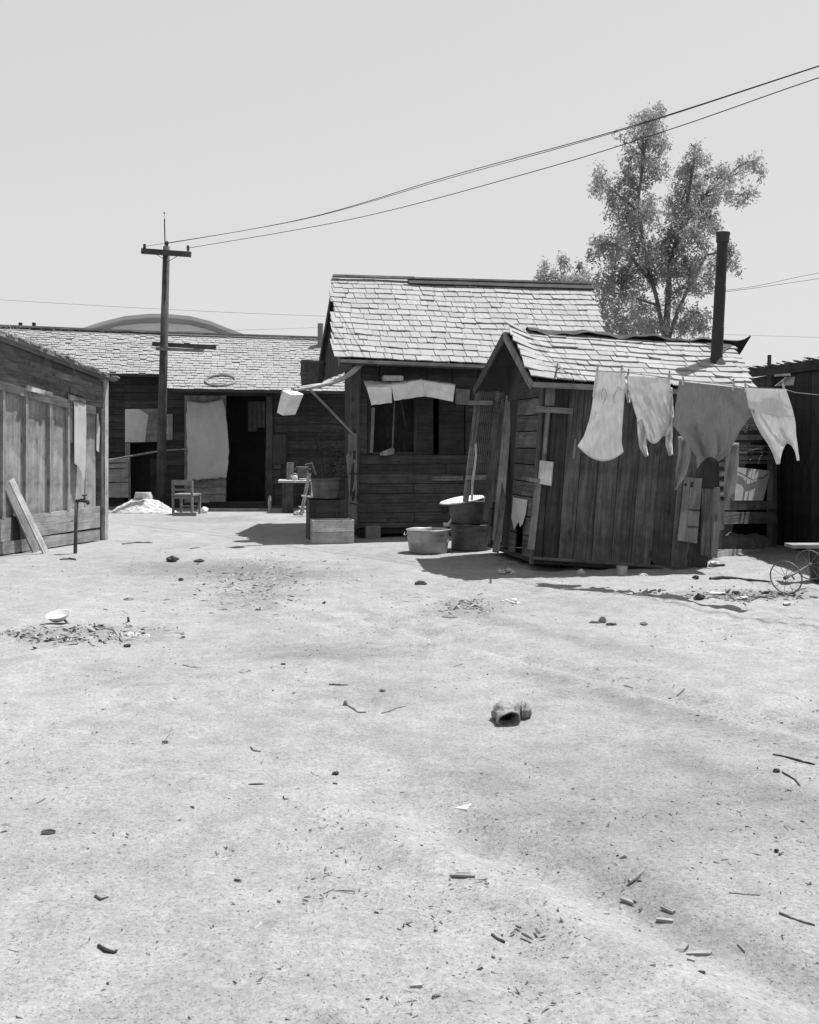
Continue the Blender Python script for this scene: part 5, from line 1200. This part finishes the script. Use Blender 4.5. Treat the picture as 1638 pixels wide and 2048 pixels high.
NT = gum('gum_tree', 'tall many stemmed gum tree rising behind the small shack', [T(1330, 960, .24), T(1331, 700, .15), T(1336, 600, .11), T(1340, 520, .08), T(1368, 440, .07), T(1385, 340, .05), T(1390, 296, .02)],
    [[T(1331, 690, .09), T(1314, 600, .075), T(1288, 500, .08), T(1276, 400, .06), T(1288, 310, .05), T(1300, 232, .02)], [T(1333, 690, .09), T(1356, 620, .065), T(1385, 560, .06), T(1412, 510, .05), T(1462, 500, .02)], [T(1366, 450, .08), T(1410, 390, .05), T(1450, 358, .03), T(1512, 326, .012)], [T(1410, 392, .04), T(1455, 388, .02), T(1500, 390, .01)],
     [T(1300, 560, .09), T(1250, 500, .05), T(1200, 498, .02)], [T(1274, 420, .06), T(1230, 385, .03), T(1190, 370, .012)], [T(1314, 610, .05), T(1250, 590, .03), T(1210, 580, .02)]], clumps, TD, 5, 1.3, 1.35, .10, .19, 'trees behind the shanties')
gum('gum_tree', 'smaller bushy gum tree showing just above the ridge of the middle house', [T(1120, 960, .25, 50), T(1121, 640, .15, 50), T(1124, 560, .06, 50)], [[T(1121, 620, .08, 50), T(1095, 560, .03, 50)], [T(1122, 600, .08, 50), T(1155, 556, .03, 50)]],
    [(1092, 548, 18, 14), (1078, 552, 8, 6), (1087, 528, 9, 8), (1108, 544, 16, 12), (1128, 528, 14, 10), (1122, 520, 8, 7), (1150, 550, 18, 10), (1158, 532, 9, 8), (1172, 546, 10, 9), (1130, 560, 46, 16), (1100, 566, 40, 14), (1160, 568, 30, 14), (1125, 590, 60, 20)], 50, 8, 1.0, 1.1, .12, .22, 'trees behind the shanties')

# ================================================================== LITTER ON THE GROUND
def stick(pix, r_, label, m='twig', name='stick', lift=.0, cat='stick', group='sticks lying about the yard'):
    r_ *= .58; pts = [G(x, y)+hu*(r_*.45+lift*.2) for x, y in pix]; k = len(pts); rs = [r_*(1-.45*abs(i/(k-1)-.35)) for i in range(k)] if k > 1 else [r_]
    q_ = []; rr_ = []
    for i in range(k-1):
        for j in range(4): t = j/4; q_.append(pts[i].lerp(pts[i+1], t)+V((0, 0, r_*.35*noise.noise(pts[i]*30+V((j, 0, 0)))))); rr_.append(rs[i]*(1-t)+rs[i+1]*t)
    q_.append(pts[-1]); rr_.append(rs[-1]*.6)
    b = MB(); b.tube(q_, [x_*(1+.25*noise.noise(p*40)) for x_, p in zip(rr_, q_)], 7); return tag(b.build(name, m, None), label, cat, group)
def lump(px, py, w_, h_, label, m='char', name='clod', d_=None, seed=0, cat='lump', group=None, amp=.5):
    p = G(px, py); k = p.y/F; rx, rz = w_*k/2, h_*k/2; b = MB(); b.blob(p+hu*rz*.55, rx, (d_ or rx*.8), rz, amp, (14, 9), seed, flat=True); return tag(b.build(name, m, None), label, cat, group)
def flake(pix, t, label, m='chip', name='wood_chip', tilt=0., cat='chip', group='chips of wood lying about the yard'):
    b = MB(); pts = [G(x, y) for x, y in pix]; c = sum(pts, V())/len(pts)
    pts = [p+hu*(.004+tilt*(p-c).x) for p in pts]; t *= .5; q_ = []
    for i_, p in enumerate(pts):
        n_ = pts[(i_+1) % len(pts)]; q_ += [p+hu*(t+.3*t*noise.noise(p*50)), p.lerp(n_, .5)+(p.lerp(n_, .5)-c)*.25*noise.noise(p*80+V((3, 1, 0)))+hu*t]
    b.prism(q_, -hu*(t+.004), pts[1]-pts[0]); return tag(b.build(name, m, None), label, cat, group)

# battered boot
bc = G(1020, 1446); k = bc.y/F; boot = thing('old_boot', bc, 'crumpled old boot lying on its side, open top gaping towards the viewer', 'boot')
def bp(x, y, dy): return V((bc.x+(x-1020)*k, bc.y+dy, bc.z+max(.004, (1446-y)*k*.98)))
b = MB()
secs = [(bp(1018, 1435, -.045), V((-.28, 1, .25)), .058, .036), (bp(1012, 1432, .005), V((-.22, 1, .2)), .052, .038), (bp(1006, 1429, .05), V((.1, 1, .1)), .058, .045), (bp(1013, 1428, .095), V((.9, .8, 0)), .058, .046), (bp(1030, 1430, .115), V((1, .1, 0)), .050, .040), (bp(1043, 1430, .11), V((1, -.2, 0)), .045, .042), (bp(1052, 1430, .10), V((1, -.2, 0)), .050, .047), (bp(1060, 1431, .095), V((1, -.2, 0)), .043, .040), (bp(1066, 1433, .09), V((1, -.2, 0)), .022, .022)]
def ringpts(c, d, rx, rz, n=20, seed=0):
    d = d.normalized(); u = d.cross(hu).normalized(); v_ = u.cross(d).normalized(); out = []
    for j in range(n):
        a = 2*math.pi*j/n; q_ = c+u*math.cos(a)*rx+v_*math.sin(a)*rz; out.append(q_+(q_-c).normalized()*(.016*noise.noise(q_*17)+.009*noise.noise(q_*44)+.003*math.sin(seed*2.5)))
    return out
fine = []
for i in range(len(secs)-1):
    for j in range(5):
        t = j/5; a_, c_ = secs[i], secs[i+1]; fine.append((a_[0].lerp(c_[0], t), a_[1].normalized().lerp(c_[1].normalized(), t), a_[2]*(1-t)+c_[2]*t, a_[3]*(1-t)+c_[3]*t))
fine.append(secs[-1]); n_ = 22
vs = []
for i, s_ in enumerate(fine): vs += ringpts(*s_, n=n_, seed=i)
fs = [(i*n_+j, i*n_+(j+1) % n_, (i+1)*n_+(j+1) % n_, (i+1)*n_+j) for i in range(len(fine)-1) for j in range(n_)]; fs.append(tuple(range((len(fine)-1)*n_, len(fine)*n_)))
b.add(vs, fs, [(v_.x, v_.z) for v_ in vs]); b.build('upper', 'leather', boot, smooth=True, solid=.005)
b = MB(); b.tube(ringpts(secs[0][0], secs[0][1], secs[0][2]*1.03, secs[0][3]*1.03, 20), .006, 6, closed=True); b.build('rim', 'leather', boot, smooth=True)
b = MB()
for i in (25, 29, 33): b.tube(ringpts(fine[i][0], fine[i][1], fine[i][2]*1.05, fine[i][3]*1.05, 18), .005, 5, closed=True)
b.build('welt', 'leather', boot, smooth=True)
b = MB(); b.prism([bp(1033, 1416, .05), bp(1043, 1417, .06), bp(1041, 1430, .04), bp(1032, 1434, .02)], V((0, .006, 0)), hu); b.build('tongue', 'chip', boot)
# white bowl and the husk heap round it
p = G(110, 1251)+V((0, .10, 0)); bm = Matrix.Rotation(R(14), 3, 'X') @ Matrix.Rotation(R(-5), 3, 'Y'); b = MB()
b.lathe(p+hu*.03, [(0, 0), (.055, 0), (.085, .03), (.098, .05), (.103, .052), (.094, .046), (.075, .022), (.05, .008), (0, .008)], 26, mtx=bm); tag(b.build('enamel_bowl', 'enamel', None, smooth=True), 'chipped white enamel bowl lying among husks at the left', 'bowl')
flake([(186, 1263), (212, 1263), (210, 1257), (190, 1257)], .025, 'charred flat slab in the husk heap at the left', 'char', 'charred_slab', cat='slab', group=None)
flake([(150, 1262), (155, 1262), (171, 1247), (166, 1245)], .008, 'pale curled husk strip standing out of the heap left of the charred slab', 'husk', 'husk_strip', .2, 'husk', 'pale husks in the heap')
flake([(176, 1258), (181, 1256), (189, 1273), (184, 1275)], .008, 'pale husk strip hanging down left of the charred slab', 'husk', 'husk_strip', -.2, 'husk', 'pale husks in the heap')
flake([(100, 1289), (126, 1283), (127, 1281), (100, 1286)], .012, 'long pale splinter at the lower edge of the husk heap', 'chip', 'splinter', cat='splinter')
for i, (x, y, w_, h_) in enumerate(((260, 1272, 16, 10), (276, 1273, 16, 8), (292, 1274, 14, 7))): lump(x, y, w_, h_, ('left lump', 'middle lump', 'right lump')[i]+' of crumpled white paper at the right end of the husk heap', 'white_cloth', 'crumpled_paper', seed=i+20, cat='paper', group='crumpled paper by the husk heap', amp=.9)
lump(254, 1294, 14, 8, 'small dark clod below the crumpled white paper at the left', 'char', seed=3)
# sticks
stick([(658, 1370), (677, 1371), (698, 1371)], .021, 'thick dark bark chunk lying left of centre', 'char', 'bark_chunk', -.03, 'bark', None)
stick([(689, 1412), (694, 1411), (708, 1419), (718, 1426), (732, 1425)], .012, 'knobbed crooked stick just below the dark bark chunk')
lump(691, 1411, 9, 12, 'knob of root at the upper end of the crooked stick', 'mid_wood', 'root_knob', seed=9)
stick([(763, 1427), (780, 1423), (792, 1417), (811, 1413)], .007, 'thin wavy twig right of the knobbed stick')
stick([(326, 1483), (336, 1470), (340, 1462), (349, 1456)], .007, 'thin bent twig standing up slightly at left centre', 'mid_wood'); lump(331, 1485, 12, 5, 'dark crumb at the foot of the thin bent twig', 'char', seed=12)
stick([(501, 1494), (508, 1502), (522, 1503)], .007, 'small hooked twig left of centre')
stick([(497, 1570), (512, 1569), (529, 1569)], .008, 'short straight dark twig at left centre, below the hooked twig', 'char')
stick([(622, 1545), (628, 1551), (638, 1553)], .007, 'small curved twig left of the dark clod'); lump(671, 1548, 14, 7, 'dark clod in the middle of the yard', 'char', seed=14)
stick([(191, 1793), (201, 1801), (217, 1795)], .010, 'forked dark bark scrap at lower left', 'char'); stick([(197, 1892), (212, 1902), (228, 1906), (234, 1903)], .010, 'dark curved bark strip near the lower left corner', 'char')
stick([(553, 1905), (570, 1901), (589, 1899)], .008, 'dark thin stick at the bottom left of centre', 'char'); stick([(424, 1790), (440, 1796)], .005, 'short twig left of centre near the bottom')
stick([(985, 1872), (995, 1881), (1010, 1886)], .012, 'stubby dark stick at bottom centre', 'char'); stick([(1044, 1868), (1056, 1874), (1066, 1880)], .008, 'small straight twig right of the stubby dark stick')
stick([(1559, 1828), (1582, 1838), (1606, 1846), (1630, 1852)], .009, 'long dark stick at the right edge near the bottom', 'char'); stick([(1546, 1510), (1575, 1516), (1608, 1525), (1630, 1530)], .010, 'long dark stick at the right edge half way down', 'char')
stick([(1258, 1765), (1272, 1756), (1287, 1744)], .016, 'pale split stick right of centre in the lower yard', 'chip'); stick([(1458, 1786), (1490, 1790), (1520, 1791)], .006, 'long thin twig at the right of the lower yard')
stick([(919, 1844), (935, 1842), (946, 1838)], .007, 'thin bent twig at bottom centre above the stubby stick'); stick([(1248, 1367), (1257, 1371), (1266, 1373)], .010, 'pale edged stick by the upper cart rut', 'chip')
stick([(1355, 1386), (1365, 1381), (1370, 1377)], .009, 'short dark twig at right above the upper rut'); stick([(1545, 1318), (1560, 1316), (1574, 1313)], .009, 'short twig near the right edge of the yard')
stick([(366, 1330), (380, 1334), (400, 1335)], .010, 'bleached curved splinter left of centre above the open ground', 'chip'); stick([(885, 1234), (900, 1236), (916, 1235)], .009, 'dark twig in the middle distance left of the crumpled paper')
stick([(1565, 1545), (1590, 1560), (1600, 1572)], .008, 'kinked twig just under the long stick at the right edge', 'char')
for (x, y, w_, h_, s_, lab) in ((345, 1123, 22, 14, 31, 'large dark clod between the left shed and the house'), (398, 1124, 20, 7, 32, 'flat dark clod right of the large dark clod'), (362, 1162, 10, 8, 33, 'small dark clod below the large dark clod'), (842, 1169, 24, 9, 34, 'dark heap of scrap in front of the bright washtub'), (1399, 1200, 18, 15, 35, 'black burnt lump in the ashes right of the shack'), (1472, 1188, 16, 8, 36, 'dark block in the ashes near the pram wheels'), (1533, 1187, 14, 6, 37, 'flat dark block left of the pram wheels'), (1522, 1197, 28, 7, 38, 'long dark cinder in the ashes left of the pram wheels'), (1392, 1157, 14, 8, 39, 'small burnt lump at the left end of the charred plank'), (1553, 1543, 14, 8, 40, 'dark clod at the right edge under the long stick'), (1288, 1250, 14, 8, 41, 'grey brown clod alone right of the small scrap pile'), (566, 1330, 10, 5, 42, 'small dark crumb at left centre of the open ground'), (257, 1199, 20, 5, 43, 'flat grey clod at left above the white bowl'), (1553, 1703, 9, 7, 44, 'round dark pebble at the right edge'), (765, 1382, 12, 7, 45, 'small clod right of the dark bark chunk'), (620, 1860, 8, 6, 46, 'round dark clod at the bottom left of centre')):
    lump(x, y, w_, h_, lab, 'char' if s_ not in (41, 43, 45) else 'mid_wood', seed=s_)
# tin rim, scraps, stones
p = G(97, 1668); b = MB(); b.lathe(p+hu*.004, [(.0, .001), (.020, .002), (.027, .006), (.029, .006), (.025, .0)], 16, 1, .6, Matrix.Rotation(R(10), 3, 'X'), dent=.2); tag(b.build('rusty_lid', 'char', None), 'dark rusty lid lying on the bare ground at the left edge', 'lid')
flake([(908, 1616), (925, 1614), (943, 1612), (934, 1622), (920, 1619)], .006, 'torn white scrap of paper in the middle of the lower yard', 'white_cloth', 'paper_scrap', .12, 'paper', None)
flake([(518, 1641), (532, 1639), (545, 1643), (538, 1648)], .005, 'small white scrap left of centre in the lower yard', 'white_cloth', 'paper_scrap', .12, 'paper', None)
flake([(899, 1754), (950, 1756), (940, 1750), (915, 1748)], .008, 'long pale chip with a dark edge at bottom centre')
flake([(1321, 1816), (1345, 1827), (1351, 1824), (1330, 1814)], .010, 'short thick pale chip right of centre at the bottom'); flake([(1312, 1843), (1345, 1846), (1346, 1842), (1313, 1839)], .009, 'flat pale chip just under the short thick one at the bottom right')
flake([(920, 1982), (925, 2010), (943, 2010), (930, 1990)], .014, 'pale wedge of split wood at the very bottom centre', tilt=.1)
flake([(820, 1978), (845, 1979), (838, 1966), (832, 1966)], .014, 'pale triangular chip near the bottom centre', tilt=.1); lump(873, 2000, 18, 16, 'grey stone near the bottom centre beside the pale wedge', 'brick', 'loose_stone', seed=50, cat='stone')
flake([(1347, 1905), (1366, 1907), (1378, 1896), (1366, 1890)], .010, 'upturned pale bark flake leftmost at the bottom right', tilt=.15); flake([(1372, 1912), (1420, 1913), (1424, 1906), (1380, 1907)], .012, 'long pale bark flake second from left at the bottom right'); flake([(1374, 1922), (1390, 1926), (1386, 1916)], .01, 'smallest pale bark flake at the bottom right')
flake([(1240, 1800), (1268, 1810), (1262, 1802), (1244, 1797)], .008, 'narrow pale chip just right of centre at the bottom'); flake([(1474, 1890), (1490, 1906), (1484, 1890), (1478, 1886)], .008, 'pale curled chip near the bottom right corner', tilt=.1)
for i, (x, y, w_, h_) in enumerate(((1190, 1246, 22, 5), (1205, 1245, 16, 14), (1222, 1250, 20, 6))): lump(x, y, w_, h_, ('left', 'middle', 'right')[i]+' piece of the small scrap pile right of centre', ('char', 'mid_wood', 'char')[i], 'scrap', seed=60+i, cat='scrap', group='small scrap pile')
for i, (x, y, w_, h_) in enumerate(((1012, 1206, 16, 8), (1028, 1207, 20, 9))): lump(x, y, w_, h_, ('left', 'right')[i]+' half of a crumpled pale paper in front of the small shack', 'white_cloth', 'crumpled_paper', seed=70+i, cat='paper', group='crumpled paper in front of the shack', amp=1.)
lump(518, 1220, 14, 9, 'small white lump on the ground left of centre', 'plaster', 'white_lump', seed=72)
lump(1162, 1150, 15, 15, 'pointed pale stone under the sill of the small shack', 'stone', 'pale_stone', seed=73, cat='stone'); lump(1286, 1152, 17, 7, 'low pale stone right of the tin can under the small shack', 'stone', 'pale_stone', seed=74, cat='stone')
for i, (x, y, w_) in enumerate(((1003, 1146, 14), (1017, 1144, 16), (1026, 1148, 9))): lump(x, y, w_, 8, ('left', 'middle', 'right')[i]+' pale rag scrap on the ground in the shade left of the shack', 'felt', 'rag_scrap', seed=80+i, cat='rag', group='rag scraps left of the shack', amp=1.)
can = thing('tin_can', flat(G(1246, 1151)+V((0, .06, 0))), 'pale tin can standing in front of the sill of the small shack', 'tin can'); cc = V(can.location); b = MB()
b.lathe(cc, [(0, .004), (.064, .004), (.066, 0), (.066, .01), (.064, .012), (.064, .03), (.0655, .035), (.064, .04), (.064, .088), (.066, .09), (.066, .1), (.061, .1), (.060, .02), (0, .02)], 24); b.build('body', 'zinc', can)
# charred plank, ash litter
stick([(1420, 1159), (1445, 1157), (1470, 1159), (1478, 1160)], .035, 'left piece of the charred plank right of the shack', 'char', 'charred_plank', .0, 'plank', 'charred plank in two pieces'); stick([(1465, 1158), (1500, 1162), (1541, 1165)], .030, 'right longer piece of the charred plank near the pram wheels', 'char', 'charred_plank', .0, 'plank', 'charred plank in two pieces')
for i, (x, y, w_, h_, lab) in enumerate(((1430, 1188, 34, 5, 'flat white scrap in the ashes beside the dark block'), (1487, 1197, 22, 6, 'white scrap in the middle of the ashes'), (1576, 1209, 12, 6, 'white scrap below the pram wheels'), (1428, 1128, 18, 7, 'pale scrap at the right foot of the small shack'))): lump(x, y, w_, h_, lab, 'felt', 'pale_scrap', seed=90+i, cat='scrap', amp=.9)
stick([(1418, 1134), (1435, 1132), (1450, 1131)], .03, 'charred stub at the right foot of the small shack', 'char', 'charred_stub', 0, 'stub', None)
stick([(245, 1089), (270, 1086), (305, 1086)], .025, 'long dark stick near the left shed', 'twig'); stick([(120, 1121), (140, 1119), (152, 1121)], .03, 'dark stick at the foot of the standpipe', 'char')
stick([(380, 1098), (400, 1096)], .02, 'short dark stick above the large dark clod')

# uncountable litter: chips, splinters and grit
def litter(name, n, zone, lo, hi, m, seed, flatk=.35, slim=.5, label=None):
    r_ = np.random.default_rng(seed); vs = []; fs = []; uv = []
    xy = zone(r_, n); zs = ground_big(xy[:, 0], xy[:, 1]); s = lo+(hi-lo)*r_.random(n)**2.6; an = r_.random(n)*6.283; el = 1+r_.random(n)*3*slim; tl = r_.normal(size=n)*.25; rnd = r_.random(n)
    base = np.array([(-1, -.5, 0), (.9, -.55, 0), (1.1, .4, 0), (-.8, .6, 0), (-.7, -.3, 1), (.6, -.35, .8), (.75, .25, 1), (-.6, .4, .9)])
    for i in range(n):
        jit = base*(1+.35*r_.normal(size=base.shape)); q_ = jit*np.array((s[i]*el[i], s[i], s[i]*2*flatk)); q_[:, 2] += q_[:, 0]*tl[i]
        c, s_ = math.cos(an[i]), math.sin(an[i]); x = q_[:, 0]*c-q_[:, 1]*s_+xy[i, 0]; y = q_[:, 0]*s_+q_[:, 1]*c+xy[i, 1]; z = q_[:, 2]+zs[i]-.002
        o = len(vs); vs += list(zip(x, y, z)); fs += [(o+a, o+b_, o+c_, o+d_) for a, b_, c_, d_ in ((4, 5, 6, 7), (0, 1, 5, 4), (1, 2, 6, 5), (2, 3, 7, 6), (3, 0, 4, 7))]; uv += [(rnd[i]*50, rnd[i]*90)]*8
    me = bpy.data.meshes.new(name); me.from_pydata(vs, [], fs); l_ = me.uv_layers.new(name='UVMap'); li = np.empty(len(me.loops), dtype=np.int32); me.loops.foreach_get('vertex_index', li)
    l_.data.foreach_set('uv', np.array(uv, dtype=np.float32)[li].ravel()); me.materials.append(M[m] if isinstance(m, str) else m); me.update()
    o = bpy.data.objects.new(name, me); COL.objects.link(o); tag(o, label, None, None, 'stuff')
def z_yard(r_, n):
    y = 2.3+12.5*r_.random(n)**1.5; x = (r_.random(n)*2-1)*(y*.42+.3); keep = np.array([vnoise(np.array([a*.9+20]), np.array([c*.7]))[0] for a, c in zip(x, y)])
    o = np.argsort(-(keep+.45*r_.random(n))); return np.stack([x, y], 1)[o]
def z_thin(f): return lambda r_, n: z_yard(r_, int(n*f))[:n]
def z_blob(px, py, sx, sy):
    c = G(px, py)
    return lambda r_, n: np.stack([c.x+r_.normal(size=n)*sx, c.y+r_.normal(size=n)*sy], 1)
speck = mat('litter_speck', .06, .34, scale=(1, 1, 1), coord='UV', bump=0, rand=0, blotch=.2, bscale=1)
pale_speck = mat('litter_chip', .22, .50, scale=(1, 1, 1), coord='UV', bump=0, rand=0, blotch=.2, bscale=1)
litter('yard_grit', 9000, z_thin(1.8), .0012, .0062, speck, 21, .45, .5, 'dark grit and crumbs of dirt scattered over the yard')
litter('wood_chips', 700, z_thin(2.2), .0015, .008, pale_speck, 22, .2, 1., 'pale splinters and chips scattered over the yard')
litter('twig_litter', 700, z_thin(2.0), .001, .0032, speck, 23, .6, 5., 'thin twigs scattered over the yard')
litter('husk_heap', 760, z_blob(150, 1268, .30, .20), .005, .028, pale_speck, 24, .25, .9, 'low heap of dry husks and refuse at the left'); litter('husk_heap_dirt', 380, z_blob(140, 1268, .32, .20), .004, .02, speck, 25, .5, .5, 'dark crumbs in the husk heap')
litter('rut_litter', 260, z_blob(940, 1212, .16, .28), .005, .02, pale_speck, 26, .25, .8, 'chips in a small heap in the rut'); litter('ash_litter', 420, z_blob(1480, 1192, .40, .22), .005, .022, speck, 27, .4, .5, 'cinders and ash scattered left of the wheels')
litter('path_litter', 420, z_blob(520, 1150, .5, 1.0), .005, .02, pale_speck, 28, .3, .9, 'trash trodden into the dirt left of centre'); litter('path_chips', 600, z_blob(500, 1170, .35, .8), .005, .022, pale_speck, 29, .2, .9, 'pale trash trodden into the dirt left of centre')
